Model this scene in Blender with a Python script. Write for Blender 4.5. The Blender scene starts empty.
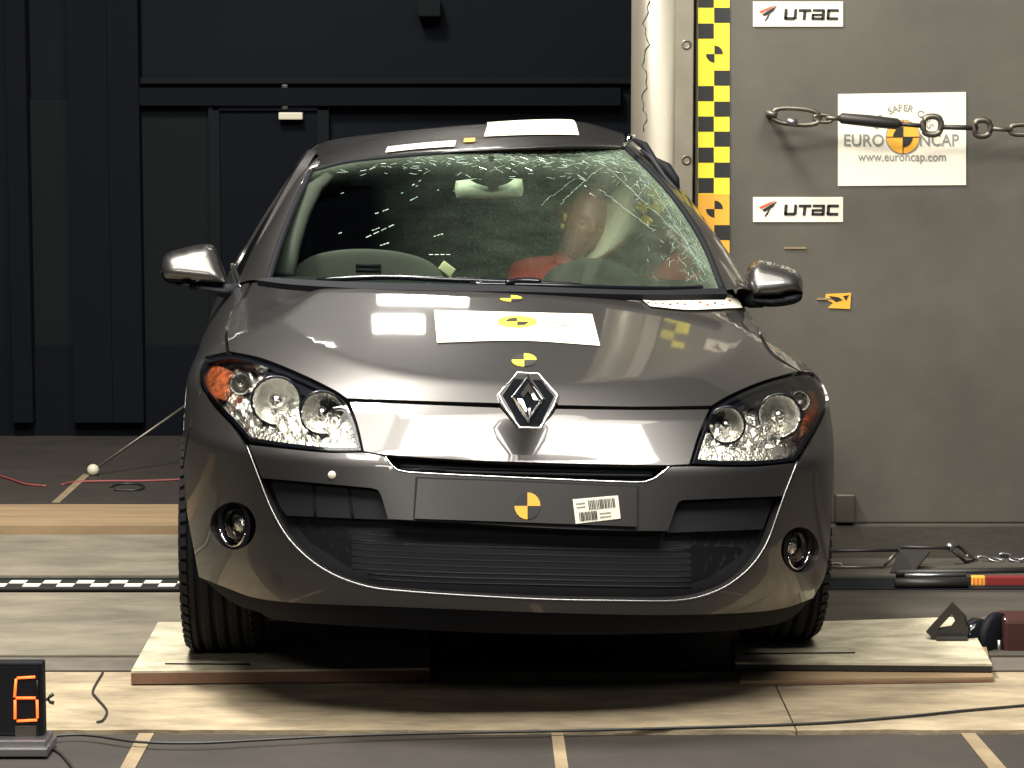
import bpy, bmesh, math, random
import numpy as np
from mathutils import Vector, Matrix, noise
from mathutils.geometry import delaunay_2d_cdt
random.seed(7)
R = math.radians
C = bpy.context.scene.collection
SC = bpy.context.scene
# ------------------------------------------------------------------ camera, world, lights, exposure
H, PITCH, FPX = 1.51, R(6.0), 2480.0
cam = bpy.data.objects.new('camera', bpy.data.cameras.new('camera'))
C.objects.link(cam)
cam.location = (0, 0, H)
cam.rotation_euler = (math.pi/2 - PITCH, 0, 0)
cam.data.sensor_width = 36
cam.data.lens = 36*FPX/1024
cam.data.clip_start = .1
SC.camera = cam
SC.view_settings.view_transform = 'Standard'
SC.view_settings.look = 'None'
SC.view_settings.exposure = 0.0
SC.view_settings.gamma = 1
w = bpy.data.worlds.new('world'); SC.world = w; w.use_nodes = True
w.node_tree.nodes['Background'].inputs[0].default_value = (.55, .68, 1, 1)
w.node_tree.nodes['Background'].inputs[1].default_value = .03
def area(name, loc, target, sx, sy, power, col=(1, .95, .86), spread=180):
    l = bpy.data.lights.new(name, 'AREA'); l.shape = 'RECTANGLE'; l.size = sx; l.size_y = sy
    l.energy = power; l.color = col; l.spread = R(spread)
    o = bpy.data.objects.new(name, l); C.objects.link(o); o.location = loc
    o.rotation_euler = (Vector(target)-Vector(loc)).to_track_quat('-Z', 'Y').to_euler()
    return o
area('key_lamp', (-1.6, 7.0, 5.6), (-.4, 7.6, 0), 1.2, 1.0, 560)
area('front_lamp', (0.35, 3.2, 5.0), (0.2, 6.3, .5), 5.0, .9, 380)
area('camera_side_fill', (-1.3, .6, 3.3), (-.1, 6.4, .6), 1.0, .6, 42)  # added fill light for the bumper panel, headlamps and cabin
area('overhead_lamp', (0.0, 4.95, 5.15), (0, 6.6, .5), 4.8, 2.0, 260)
area('rear_lamp', (-.35, 11, 3.05), (-.1, 7.0, 1), .50, .14, 2.2, spread=120)
area('rear_lamp', (-.48, 11, 3.35), (-.1, 7.0, 1), .30, .15, 1.6, spread=120)
area('rear_lamp', (-1.0, 11, 3.70), (-.4, 7.0, 1), .25, .12, 1.6, spread=120)

# ------------------------------------------------------------------ materials
def mat(name, col, rough=.5, metal=0, coat=0, emit=None, es=0, noise_amt=0, nscale=8, bump=0, bscale=40, spec=.5, stretch=None, col2=None):
    m = bpy.data.materials.new(name); m.use_nodes = True
    nt = m.node_tree; b = nt.nodes['Principled BSDF']
    b.inputs['Base Color'].default_value = (*col, 1)
    b.inputs['Roughness'].default_value = rough; b.inputs['Metallic'].default_value = metal
    b.inputs['Coat Weight'].default_value = coat; b.inputs['Coat IOR'].default_value = 1.6; b.inputs['Coat Roughness'].default_value = .045
    b.inputs['Specular IOR Level'].default_value = spec
    if emit: b.inputs['Emission Color'].default_value = (*emit, 1); b.inputs['Emission Strength'].default_value = es
    if noise_amt or bump:
        tc = nt.nodes.new('ShaderNodeTexCoord'); mp = nt.nodes.new('ShaderNodeMapping')
        nt.links.new(tc.outputs['Object'], mp.inputs[0])
        if stretch: mp.inputs['Scale'].default_value = stretch
    if noise_amt:
        n = nt.nodes.new('ShaderNodeTexNoise'); n.inputs['Scale'].default_value = nscale; n.inputs['Detail'].default_value = 8; n.inputs['Roughness'].default_value = .65
        nt.links.new(mp.outputs[0], n.inputs[0])
        r = nt.nodes.new('ShaderNodeValToRGB'); r.color_ramp.elements[0].position = .33; r.color_ramp.elements[1].position = .68
        c2 = col2 or tuple(c*(1-noise_amt) for c in col)
        r.color_ramp.elements[0].color = (*c2, 1); r.color_ramp.elements[1].color = (*[min(1, c*(1+noise_amt*.4)) for c in col], 1)
        nt.links.new(n.outputs[0], r.inputs[0]); nt.links.new(r.outputs[0], b.inputs['Base Color'])
    if bump:
        n2 = nt.nodes.new('ShaderNodeTexNoise'); n2.inputs['Scale'].default_value = bscale; n2.inputs['Detail'].default_value = 5
        nt.links.new(mp.outputs[0], n2.inputs[0])
        bp = nt.nodes.new('ShaderNodeBump'); bp.inputs['Strength'].default_value = bump; bp.inputs['Distance'].default_value = .01
        nt.links.new(n2.outputs[0], bp.inputs['Height']); nt.links.new(bp.outputs[0], b.inputs['Normal'])
    return m
M = {}
M['paint'] = mat('bronze_grey_paint', (.100, .096, .094), .38, .85, coat=.7)
M['black'] = mat('black_plastic', (.006, .007, .010), .7, spec=.2)
M['dark'] = mat('dark_plastic', (.012, .014, .017), .6, spec=.3)
M['void'] = mat('engine_bay_dark', (.008, .009, .012), .9)
M['gloss'] = mat('gloss_black', (.008, .009, .012), .12)
M['chrome'] = mat('chrome', (.8, .8, .8), .08, 1)
M['facet'] = mat('reflector_chrome', (.97, .95, .88), .26, 1.0, bump=.6, bscale=90)
M['amber'] = mat('amber_lens', (.45, .10, .02), .2, .3, coat=1, noise_amt=.8, nscale=45, bump=1, bscale=90)
M['rubber'] = mat('tyre_rubber', (.010, .010, .012), .8, bump=.2, spec=.25)
M['alloy'] = mat('wheel_alloy', (.35, .35, .36), .35, .9)
M['white'] = mat('white_sticker', (.82, .78, .65), .5)
M['yellow'] = mat('target_yellow', (.95, .82, .05), .5)
M['orange'] = mat('target_orange', (.85, .42, .05), .5)
M['blk'] = mat('print_black', (.02, .02, .02), .5)
M['grey_ink'] = mat('print_grey', (.25, .25, .24), .5)
M['red_ink'] = mat('print_red', (.75, .12, .05), .5)
M['seat'] = mat('grey_seat_cloth', (.10, .10, .09), .9, noise_amt=.2)
M['trim'] = mat('grey_green_pillar_trim', (.05, .055, .043), .7)
M['dash'] = mat('dashboard_plastic', (.012, .014, .013), .9, spec=.2)
M['arch'] = mat('dashboard_grey', (.065, .062, .052), .8)
M['skin'] = mat('dummy_vinyl', (.42, .17, .10), .45)
M['red'] = mat('dummy_red_cloth', (.55, .05, .04), .8)
M['airbag'] = mat('airbag_cloth', (.85, .82, .60), .8, noise_amt=.15, nscale=9)
M['concrete'] = mat('concrete', (.18, .160, .12), .85, noise_amt=.4, nscale=4, bump=.3, stretch=(.7, 1.5, 1))
M['grime'] = mat('grimy_floor_slab', (.062, .054, .042), .8, noise_amt=.4, nscale=3, bump=.2, stretch=(.5, 1.6, 1))
M['floor'] = mat('dark_workshop_floor', (.034, .028, .023), .75, noise_amt=.35, nscale=2.5, bump=.15)
M['dusty'] = mat('dusty_board', (.34, .275, .18), .85, noise_amt=.5, nscale=6, bump=.5, bscale=30, stretch=(.6, 1.6, 1))
M['beam'] = mat('wooden_beam', (.27, .19, .105), .8, noise_amt=.3, nscale=5, stretch=(.3, 3, 1))
M['darkstrip'] = mat('dark_floor_strip', (.12, .105, .085), .8, noise_amt=.4, nscale=5)
M['ply'] = mat('plywood_top', (.53, .48, .35), .6, noise_amt=.5, nscale=6, stretch=(1, 2, 1))
M['edge'] = mat('plywood_edge', (.20, .11, .07), .8, noise_amt=.3)
M['block'] = mat('painted_barrier', (.097, .091, .074), .6, noise_amt=.3, nscale=1.3, bump=.08, bscale=15)
M['pole'] = mat('galvanised_pole', (.18, .165, .13), .42, .45, noise_amt=.15, nscale=3, stretch=(4, 4, .6))
M['flange'] = mat('flange_steel', (.22, .20, .155), .5, .3, noise_amt=.15)
M['steel'] = mat('worn_steel', (.16, .145, .12), .45, .8, noise_amt=.4)
M['darksteel'] = mat('dark_steel', (.045, .042, .04), .5, .6)
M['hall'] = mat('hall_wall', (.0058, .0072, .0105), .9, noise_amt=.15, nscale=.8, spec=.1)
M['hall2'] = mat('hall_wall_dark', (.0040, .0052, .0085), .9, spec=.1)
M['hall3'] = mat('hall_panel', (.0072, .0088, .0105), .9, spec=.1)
M['tape'] = mat('floor_tape', (.26, .20, .12), .7, noise_amt=.3)
M['maroon'] = mat('maroon_paint', (.045, .012, .011), .5)
M['redstrap'] = mat('red_strap', (.20, .016, .016), .6)
M['led'] = mat('led_amber', (.8, .2, .05), .5, emit=(1, .13, .02), es=2.0)
M['cable'] = mat('black_cable', (.02, .02, .02), .5)
M['redcable'] = mat('red_cable', (.22, .05, .05), .6)
M['amberlamp'] = mat('warm_plate', (.55, .52, .42), .5)
M['glint'] = mat('broken_glass_glint', (.30, .42, .34), .3, 0, coat=.5)  # pale colour shared by crack edges and painted glints

def glass_mat(name, veil_attr=False, tint=(.72, .82, .76), refl=.08):
    m = bpy.data.materials.new(name); m.use_nodes = True; nt = m.node_tree; nt.nodes.clear()
    out = nt.nodes.new('ShaderNodeOutputMaterial')
    tr = nt.nodes.new('ShaderNodeBsdfTransparent'); tr.inputs[0].default_value = (*tint, 1)
    gl = nt.nodes.new('ShaderNodeBsdfGlossy'); gl.inputs['Roughness'].default_value = .02
    fr = nt.nodes.new('ShaderNodeFresnel'); fr.inputs[0].default_value = 1.45
    mx = nt.nodes.new('ShaderNodeMixShader'); nt.links.new(fr.outputs[0], mx.inputs[0])
    nt.links.new(tr.outputs[0], mx.inputs[1]); nt.links.new(gl.outputs[0], mx.inputs[2])
    last = mx
    if veil_attr:
        at = nt.nodes.new('ShaderNodeAttribute'); at.attribute_name = 'craze'
        tc = nt.nodes.new('ShaderNodeTexCoord')
        v = nt.nodes.new('ShaderNodeTexVoronoi'); v.feature = 'DISTANCE_TO_EDGE'; v.inputs['Scale'].default_value = 75
        n = nt.nodes.new('ShaderNodeTexNoise'); n.inputs['Scale'].default_value = 9; n.inputs['Detail'].default_value = 6; n.inputs['Roughness'].default_value = .6
        mpp = nt.nodes.new('ShaderNodeMapping'); mpp.inputs['Scale'].default_value = (1, 1, 1)
        nt.links.new(tc.outputs['Object'], v.inputs[0]); nt.links.new(tc.outputs['Object'], mpp.inputs[0]); nt.links.new(mpp.outputs[0], n.inputs[0])
        l = nt.nodes.new('ShaderNodeMapRange'); l.inputs[1].default_value = 0; l.inputs[2].default_value = .10; l.inputs[3].default_value = 1.35; l.inputs[4].default_value = .75
        nt.links.new(v.outputs['Distance'], l.inputs[0])
        nr = nt.nodes.new('ShaderNodeMapRange'); nr.inputs[1].default_value = .3; nr.inputs[2].default_value = .7; nr.inputs[3].default_value = .6; nr.inputs[4].default_value = 1.4
        nt.links.new(n.outputs[0], nr.inputs[0])
        m1 = nt.nodes.new('ShaderNodeMath'); m1.operation = 'MULTIPLY'; m2 = nt.nodes.new('ShaderNodeMath'); m2.operation = 'MULTIPLY'; m2.use_clamp = True
        nt.links.new(l.outputs[0], m1.inputs[0]); nt.links.new(nr.outputs[0], m1.inputs[1])
        nt.links.new(m1.outputs[0], m2.inputs[0]); nt.links.new(at.outputs['Fac'], m2.inputs[1])
        df = nt.nodes.new('ShaderNodeBsdfDiffuse'); df.inputs[0].default_value = (.125, .165, .12, 1)
        mx2 = nt.nodes.new('ShaderNodeMixShader'); nt.links.new(m2.outputs[0], mx2.inputs[0])
        nt.links.new(mx.outputs[0], mx2.inputs[1]); nt.links.new(df.outputs[0], mx2.inputs[2]); last = mx2
    nt.links.new(last.outputs[0], out.inputs[0])
    return m
M['glass'] = glass_mat('window_glass', tint=(.35, .4, .38))
M['lens'] = glass_mat('clear_lens', tint=(.95, .96, .95))
M['screen'] = glass_mat('cracked_windscreen', True)

# ------------------------------------------------------------------ object helpers
def tag(o, label=None, cat=None, group=None, kind=None):
    if label: o['label'] = label
    if cat: o['category'] = cat
    if group: o['group'] = group
    if kind: o['kind'] = kind
    return o
def empty(name, loc=(0, 0, 0), label=None, cat=None, group=None):
    o = bpy.data.objects.new(name, None); C.objects.link(o); o.location = loc; o.empty_display_size = .1
    return tag(o, label, cat, group)
def obj(name, bm, m, parent=None, smooth=True, kind=None):
    me = bpy.data.meshes.new(name)
    if isinstance(bm, bpy.types.Mesh): me = bm
    else:
        bm.to_mesh(me); bm.free()
    if smooth:
        for p in me.polygons: p.use_smooth = True
    if m is not None:
        me.materials.clear()
        for k in (m if isinstance(m, list) else [m]): me.materials.append(k)
    o = bpy.data.objects.new(name, me); C.objects.link(o)
    if parent: o.parent = parent
    if kind: o['kind'] = kind
    return o
def add_box(bm, c, s, rot=None, bevel=0):
    r = bmesh.ops.create_cube(bm, size=1)
    vs = r['verts']
    mt = Matrix.Translation(c) @ (rot.to_4x4() if rot else Matrix()) @ Matrix.Diagonal((*s, 1))
    bmesh.ops.transform(bm, matrix=mt, verts=vs)
    if bevel:
        es = {e for v in vs for e in v.link_edges}
        bmesh.ops.bevel(bm, geom=list(es), offset=bevel, segments=2, affect='EDGES', profile=.6)
def box(name, c, s, m, parent=None, rot=None, bevel=.004, kind=None):
    bm = bmesh.new(); add_box(bm, c, s, rot, bevel)
    return obj(name, bm, m, parent, smooth=False, kind=kind)
def add_tube(bm, pts, r, n=10, closed=False, flat=1.0, caps=True):
    pts = [Vector(p) for p in pts]; rings = []
    up0 = Vector((0, 0, 1)); N = len(pts)
    for i, p in enumerate(pts):
        if closed: t = pts[(i+1) % N]-pts[i-1]
        else: t = pts[min(i+1, N-1)]-pts[max(i-1, 0)]
        t.normalize()
        u = up0 if abs(t.dot(up0)) < .95 else Vector((0, 1, 0))
        a = t.cross(u).normalized(); b = a.cross(t).normalized()
        rr = r[i] if isinstance(r, (list, tuple)) else r
        rings.append([bm.verts.new(p + a*rr*math.cos(k*2*math.pi/n) + b*rr*flat*math.sin(k*2*math.pi/n)) for k in range(n)])
    for i in range(N if closed else N-1):
        A, B = rings[i], rings[(i+1) % N]
        for k in range(n): bm.faces.new((A[k], A[(k+1) % n], B[(k+1) % n], B[k]))
    if caps and not closed:
        bm.faces.new(rings[0][::-1]); bm.faces.new(rings[-1])
def tube(name, pts, r, m, parent=None, n=10, closed=False, flat=1.0):
    bm = bmesh.new(); add_tube(bm, pts, r, n, closed, flat)
    bmesh.ops.recalc_face_normals(bm, faces=bm.faces)
    return obj(name, bm, m, parent)
def add_lathe(bm, prof, n=32, mtx=Matrix()):
    """prof: list of (radius, height) revolved about local Z"""
    rings = []
    for (r, h) in prof:
        if r < 1e-6: rings.append([bm.verts.new(mtx @ Vector((0, 0, h)))])
        else: rings.append([bm.verts.new(mtx @ Vector((r*math.cos(k*2*math.pi/n), r*math.sin(k*2*math.pi/n), h))) for k in range(n)])
    for A, B in zip(rings, rings[1:]):
        for k in range(n):
            a, b = A[k % len(A)], A[(k+1) % len(A)]; c, d = B[(k+1) % len(B)], B[k % len(B)]
            f = [v for i, v in enumerate((a, b, c, d)) if v not in (a, b, c, d)[:i]]
            if len(f) > 2: bm.faces.new(f)
def catmull(pts, n=6, closed=False):
    P_ = [np.array(p, float) for p in pts]; out = []
    N = len(P_)
    if N < 3 and not closed:
        return [P_[0]+(P_[-1]-P_[0])*t/n for t in range(n+1)]
    for i in range(N if closed else N-1):
        p1, p2 = P_[i], P_[(i+1) % N]
        p0 = P_[i-1] if (i > 0 or closed) else 2*p1-p2
        p3 = P_[(i+2) % N] if (i+2 < N or closed) else 2*p2-p1
        for k in range(n):
            t = k/n
            out.append(.5*((2*p1)+(-p0+p2)*t+(2*p0-5*p1+4*p2-p3)*t*t+(-p0+3*p1-3*p2+p3)*t**3))
    if not closed: out.append(P_[-1])
    return out
def outline(*segs, step=6):
    """segments meet at corners; a segment of three or more points is a smooth curve"""
    out = []
    for s in segs:
        if len(s) == 2: c = [np.array(s[0], float), np.array(s[1], float)]
        else: c = catmull(s, 6)
        out += c
    # resample
    out.append(out[0]); res = []
    for a, b in zip(out, out[1:]):
        d = np.linalg.norm(b-a)
        if d < 1e-6: continue
        k = max(1, int(round(d/step)))
        for i in range(k): res.append(a+(b-a)*i/k)
    cl = [res[0]]
    for p in res[1:]:
        if np.linalg.norm(p-cl[-1]) > step*.25: cl.append(p)
    if np.linalg.norm(cl[0]-cl[-1]) < step*.25: cl.pop()
    return np.array(cl)
def inpoly(pts, poly):
    x, y = pts[:, 0], pts[:, 1]; r = np.zeros(len(pts), bool); n = len(poly)
    for i in range(n):
        x1, y1 = poly[i]; x2, y2 = poly[i-1]
        c = ((y1 > y) != (y2 > y))
        with np.errstate(divide='ignore', invalid='ignore'):
            xx = (x2-x1)*(y-y1)/(y2-y1)+x1
        r ^= c & (x < xx)
    return r
def bdist(pts, poly):
    d = np.full(len(pts), 1e9)
    for i in range(len(poly)):
        a, b = poly[i-1], poly[i]; ab = b-a; L = ab@ab
        t = np.clip(((pts-a)@ab)/L, 0, 1)
        d = np.minimum(d, np.linalg.norm(pts-(a+t[:, None]*ab), axis=1))
    return d
def triangulate(poly, holes=(), step=6):
    lo, hi = poly.min(0), poly.max(0)
    xs = np.arange(lo[0]+step*.5, hi[0], step); ys = np.arange(lo[1]+step*.5, hi[1], step)
    g = np.array([(x+(step*.5 if j % 2 else 0), y) for j, y in enumerate(ys) for x in xs])
    if len(g):
        k = inpoly(g, poly) & (bdist(g, poly) > step*.45)
        for h in holes: k &= ~inpoly(g, h) & (bdist(g, h) > step*.45)
        g = g[k]
    vs = [tuple(p) for p in poly]; ed = [(i, (i+1) % len(poly)) for i in range(len(poly))]
    for h in holes:
        o = len(vs); vs += [tuple(p) for p in h]; ed += [(o+i, o+(i+1) % len(h)) for i in range(len(h))]
    vs += [tuple(p) for p in g]
    r = delaunay_2d_cdt([Vector(v) for v in vs], ed, [], 0, 1e-5)
    V = np.array([tuple(v) for v in r[0]]); T = np.array([f for f in r[2] if len(f) == 3])
    a = V[T[:, 1]]-V[T[:, 0]]; b = V[T[:, 2]]-V[T[:, 0]]
    T = T[np.abs(a[:, 0]*b[:, 1]-a[:, 1]*b[:, 0]) > 1e-4*step*step]
    c = V[T].mean(1); k = inpoly(c, poly)
    for h in holes: k &= ~inpoly(c, h)
    T = T[k]
    # drop unused
    u, inv = np.unique(T, return_inverse=True); T = inv.reshape(T.shape); V = V[u]
    a = V[T[:, 1]]-V[T[:, 0]]; b = V[T[:, 2]]-V[T[:, 0]]
    fl = (a[:, 0]*b[:, 1]-a[:, 1]*b[:, 0]) < 0
    T[fl] = T[fl][:, ::-1]
    return V, T

# ------------------------------------------------------------------ car frame and hull
YAW, ROLL = R(4.8), R(2.0)
CARM = Matrix.Translation((.036, 6.0, 0)) @ Matrix.Rotation(YAW, 4, 'Z') @ Matrix.Rotation(ROLL, 4, 'Y')
CI = CARM.inverted()
Mi = np.array(CI); Mf = np.array(CARM)
cp, sp_ = math.cos(PITCH), math.sin(PITCH)
def rays(px):
    """world directions of pixels"""
    px = np.atleast_2d(px)
    u = (px[:, 0]-512)/FPX; v = (384-px[:, 1])/FPX
    return np.stack([u, cp+v*sp_, v*cp-sp_], 1)
ORG = np.array((0, 0, H))
O_l = Mi[:3, :3]@ORG+Mi[:3, 3]
def lrays(px): return rays(px)@Mi[:3, :3].T
def P(x, y, Y):
    """pixel and depth in the car's frame -> car-local point"""
    d = lrays((x, y))[0]; t = (Y-O_l[1])/d[1]
    return Vector(O_l+d*t)
def PW(x, y, D):
    d = rays((x, y))[0]; return Vector(ORG+d*(D/d[1]))
def PF(x, y, z=0):
    d = rays((x, y))[0]; return Vector(ORG+d*((z-H)/d[2]))
def toloc(v): return CI @ Vector(v)
W0, YD, NX = .893, .85, 2.6
def Blean(X, z):
    k = 2.5+3.0*np.clip(X/.8, -1, 1)**2
    a_ = np.clip(z-.655, 0, .035); b_ = np.clip(z-.69, 0, .09); c_ = np.clip(z-.78, 0, None)
    up = 8*a_**2 + .56*b_ + 1.0*c_ + 2.4*c_**2
    return up*k/2.5 + .30*np.clip(z-.47, 0, .21)*np.clip(1-(X/.75)**2, 0, 1) + 2.2*np.clip(.40-z, 0, None)**2
def smin(a, b, k=.03):
    h = np.clip(.5+.5*(b-a)/k, 0, 1)
    return b*(1-h)+a*h-k*h*(1-h)
def hoodz(X, Y):
    zc = np.interp(Y, HY, HZ)
    return zc-.07*np.abs(X)**2.4
_hy = [-.2, .05, .12, .25, .45, .7, .95, 1.2, 1.6, 2.2]
_hz = [.60, .775, .824, .868, .920, .975, 1.026, 1.073, 1.14, 1.22]
_c = catmull(list(zip(_hy, _hz)), 12)
HY = np.array([c[0] for c in _c]); HZ = np.array([c[1] for c in _c])
TA_Y = [.3, .75, 1.2, 1.6, 2.2, 3.6, 4.3]; TA = [7, 6.2, 4.4, 2.3, 1.5, 1.5, 1.6]
RW_Y = [0, .85, 1.5, 3.2, 3.8, 4.1, 4.28]; RW = [1, 1, .995, 1.0, .95, .86, .66]
def side(Y, z, right=False):
    """half width of the body at (Y, z)"""
    Yp = Y-Blean(np.full_like(Y, .8), z)
    q = np.clip(1-Yp/YD, 0, 1)
    se = W0*np.clip(1-q**NX, 0, 1)**(1/NX)
    tb = W0*np.interp(Y, RW_Y, RW)-np.interp(Y, TA_Y, TA)*np.clip(z-.76, 0, None)**2-.9*np.clip(.45-z, 0, None)**2
    s = smin(se, tb)
    return s
def hull_f(p):
    """positive outside"""
    X, Y, z = p[:, 0], p[:, 1], p[:, 2]
    Yp = Y-Blean(X, z)
    q = np.clip(1-Yp/YD, 0, None)
    f1 = (np.abs(X)/W0)**NX + np.clip(q, 0, None)**NX - 1
    tb = W0*np.interp(Y, RW_Y, RW)-np.interp(Y, TA_Y, TA)*np.clip(z-.76, 0, None)**2-.9*np.clip(.45-z, 0, None)**2
    f2 = (np.abs(X)-tb)*3
    f3 = (z-hoodz(X, Y))*3
    a, k = f1, .03
    for b in (f2, f3):
        h = np.clip(.5+.5*(a-b)/k, 0, 1); a = b*(1-h)+a*h+k*h*(1-h)
    return a
def cast(px, fn=None, lo=5.6, hi=8.2, n=260):
    """first hit of pixel rays with an implicit surface, car-local points"""
    fn = fn or hull_f
    px = np.atleast_2d(np.array(px, float)); d = lrays(px); N = len(px)
    ts = np.linspace(lo, hi, n); prev = np.full(N, lo); done = np.zeros(N, bool)
    a = np.full(N, lo); b = np.full(N, hi); best = np.full(N, 1e9); bt = np.full(N, hi)
    for t in ts:
        f = fn(O_l+d*t)
        hit = (f <= 0) & ~done
        a[hit] = prev[hit]; b[hit] = t; done |= hit
        imp = (f < best) & ~done; best[imp] = f[imp]; bt[imp] = t
        prev = np.full(N, t)
    for _ in range(30):
        m = (a+b)/2; f = fn(O_l+d*m[:, None]); ins = f <= 0
        b = np.where(ins, m, b); a = np.where(ins, a, m)
    ms = ~done
    if ms.any():    # just past the silhouette: slide onto the surface
        st_ = (hi-lo)/n; dm = d[ms]; bb = bt[ms]; w_ = st_
        for _ in range(12):
            c = [bb-w_, bb, bb+w_]; f = np.array([fn(O_l+dm*x[:, None]) for x in c]); k = f.argmin(0); bb = np.choose(k, c); w_ *= .55
        p = O_l+dm*bb[:, None]
        for _ in range(4):
            e = 1e-3; g = np.stack([(fn(p+np.eye(3)[i]*e)-fn(p-np.eye(3)[i]*e))/(2*e) for i in range(3)], 1)
            p = p-g*(fn(p)/np.maximum((g*g).sum(1), 1e-9))[:, None]
    t = np.where(done, b, bt)
    out = O_l+d*t[:, None]
    if ms.any(): out[ms] = p
    return out
def grad(fn, p, e=1e-3):
    g = np.stack([(fn(p+np.eye(3)[i]*e)-fn(p-np.eye(3)[i]*e)) for i in range(3)], 1)
    return g/np.maximum(np.linalg.norm(g, axis=1, keepdims=True), 1e-9)
def mesh_from(V3, T, poly_n=None, name='m'):
    me = bpy.data.meshes.new(name); me.from_pydata([tuple(v) for v in V3], [], [tuple(int(i) for i in t) for t in T]); me.update(); return me
def rimmed(V3, T, rim, inward):
    """adds a rim along boundary edges pushed by inward vectors"""
    from collections import Counter
    e = Counter()
    for t in T:
        for i in range(3): e[tuple(sorted((t[i], t[(i+1) % 3])))] += 1
    V = [tuple(v) for v in V3]; F = [tuple(int(i) for i in t) for t in T]
    mp = {}
    for t in T:
        for i in range(3):
            a, b = t[i], t[(i+1) % 3]
            if e[tuple(sorted((a, b)))] == 1:
                for k in (a, b):
                    if k not in mp: mp[k] = len(V); V.append(tuple(V3[k])); V.append(tuple(np.array(V3[k])+inward[k]*rim))
                # separate copies keep the crease crisp
                F.append((mp[b], mp[a], mp[a]+1, mp[b]+1))
    return V, F
def panel(name, poly, m, parent, holes=(), step=6, push=0, rim=.02, fn=None, kind=None, relief=None, lo=5.6, hi=8.2, attr=None):
    """a sheet part whose outline is drawn on the real curved body surface; push>0 goes inward"""
    f = fn or hull_f
    V, T = triangulate(poly, holes, step)
    p = cast(V, f, lo, hi); g = grad(f, p)
    off = np.full(len(p), push, float)
    if relief is not None: off = off + relief(V, bdist(V, poly))
    p = p-g*off[:, None]
    if (np.cross(p[T[:, 1]]-p[T[:, 0]], p[T[:, 2]]-p[T[:, 0]])*g[T[:, 0]]).sum() < 0: T = T[:, ::-1]
    if rim: VV, FF = rimmed(p, T, rim, -g)
    else: VV, FF = [tuple(v) for v in p], [tuple(int(i) for i in t) for t in T]
    me = bpy.data.meshes.new(name); me.from_pydata(VV, [], FF); me.update()
    if attr:
        a = me.attributes.new(attr[0], 'FLOAT', 'POINT'); vals = np.zeros(len(VV)); vals[:len(V)] = attr[1](V)
        a.data.foreach_set('value', vals)
    o = obj(name, me, m, parent, kind=kind)
    if relief is None and lo < 9:
        me.update(); nv = [v.normal.copy() for v in me.vertices]
        for i in range(len(V)): nv[i] = Vector(g[i])
        me.normals_split_custom_set_from_vertices(nv)
    if rim:
        # sharp edge between face and rim
        nT = len(T)
        for pg in me.polygons[nT:]: pg.use_smooth = False
        if 'reflector' in name:
            for pg in me.polygons: pg.use_smooth = False
    return o
def tube_px(name, pts, r, m, parent, push=0, fn=None, n=8, flat=1, seg=6, closed=False, lo=5.6, hi=8.2):
    c = np.array(catmull(pts, seg, closed)); p = cast(c, fn, lo, hi); g = grad(fn or hull_f, p); p = p-g*push
    return tube(name, [Vector(v) for v in p], r, m, parent, n, closed, flat)
def ringpx(cx, cy, rx, ry, n=28, a0=0):
    return np.array([(cx+rx*math.cos(a0+k*2*math.pi/n), cy+ry*math.sin(a0+k*2*math.pi/n)) for k in range(n)])
def grid_patch(name, rows, m, parent, nu=5, nv=5, thick=0, closed=False):
    """Catmull-Rom surface through rows of 3D control points"""
    rr = [catmull([tuple(p) for p in r], nu, closed) for r in rows]
    cols = [catmull([r[i] for r in rr], nv) for i in range(len(rr[0]))]
    nvv = len(cols[0]); bm = bmesh.new()
    vs = [[bm.verts.new(cols[i][j]) for i in range(len(cols))] for j in range(nvv)]
    w_ = len(cols)
    for j in range(nvv-1):
        for i in range(w_ if closed else w_-1):
            bm.faces.new((vs[j][i], vs[j][(i+1) % w_], vs[j+1][(i+1) % w_], vs[j+1][i]))
    bmesh.ops.recalc_face_normals(bm, faces=bm.faces)
    o = obj(name, bm, m, parent)
    if thick:
        md = o.modifiers.new('s', 'SOLIDIFY'); md.thickness = thick; md.offset = 0
    return o

# ------------------------------------------------------------------ the hall
def struct(name, c, s, m, bevel=0, parent=None):
    return box(name, c, s, m, parent, bevel=bevel, kind=None if parent else 'structure')
def yD(y, z=0):
    a = PITCH+math.atan((y-384)/FPX); return (H-z)/math.tan(a)
D = {y: yD(y) for y in (768, 727, 670, 655, 590, 577, 527, 523, 503, 460)}
fl = struct('floor', (0, 6, -.06), (16, 14, .12), M['floor'])
def strip(name, y0, y1, m, zt, x0=-6, x1=6, gap=.004):
    a, b = yD(y0, zt)+gap, yD(y1, zt)-gap
    return box(name, ((x0+x1)/2, (a+b)/2, zt/2), (x1-x0, b-a, zt), m, fl, bevel=.003)
# floor rows, each a real slab lying in the floor
def slabrow(name, y0, y1, m, zt, joints):
    for x0, x1 in zip(joints, joints[1:]): strip(name, y0, y1, m, zt, x0+.003, x1-.003)
# ragged dusty board row
def ragged(name, y0, y1, m, zt, x0, x1):
    a, b = yD(y0, zt), yD(y1, zt); n = 160; bm = bmesh.new(); top = []; bot = []
    for i in range(n+1):
        x = x0+(x1-x0)*i/n
        e = .012*noise.noise(Vector((x*6, 0, 3)))+.006*noise.noise(Vector((x*25, 0, 9)))
        f = .010*noise.noise(Vector((x*5, 5, 3)))
        top.append((x, a+e, b+f))
    vs = [(bm.verts.new((x, p, 0)), bm.verts.new((x, p, zt)), bm.verts.new((x, q, zt)), bm.verts.new((x, q, 0))) for x, p, q in top]
    for A, B in zip(vs, vs[1:]):
        for k in range(3): bm.faces.new((A[k], A[k+1], B[k+1], B[k]))
    bm.faces.new(vs[0]); bm.faces.new(vs[-1][::-1])
    bmesh.ops.recalc_face_normals(bm, faces=bm.faces)
    return obj(name, bm, m, fl, smooth=False)
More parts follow.
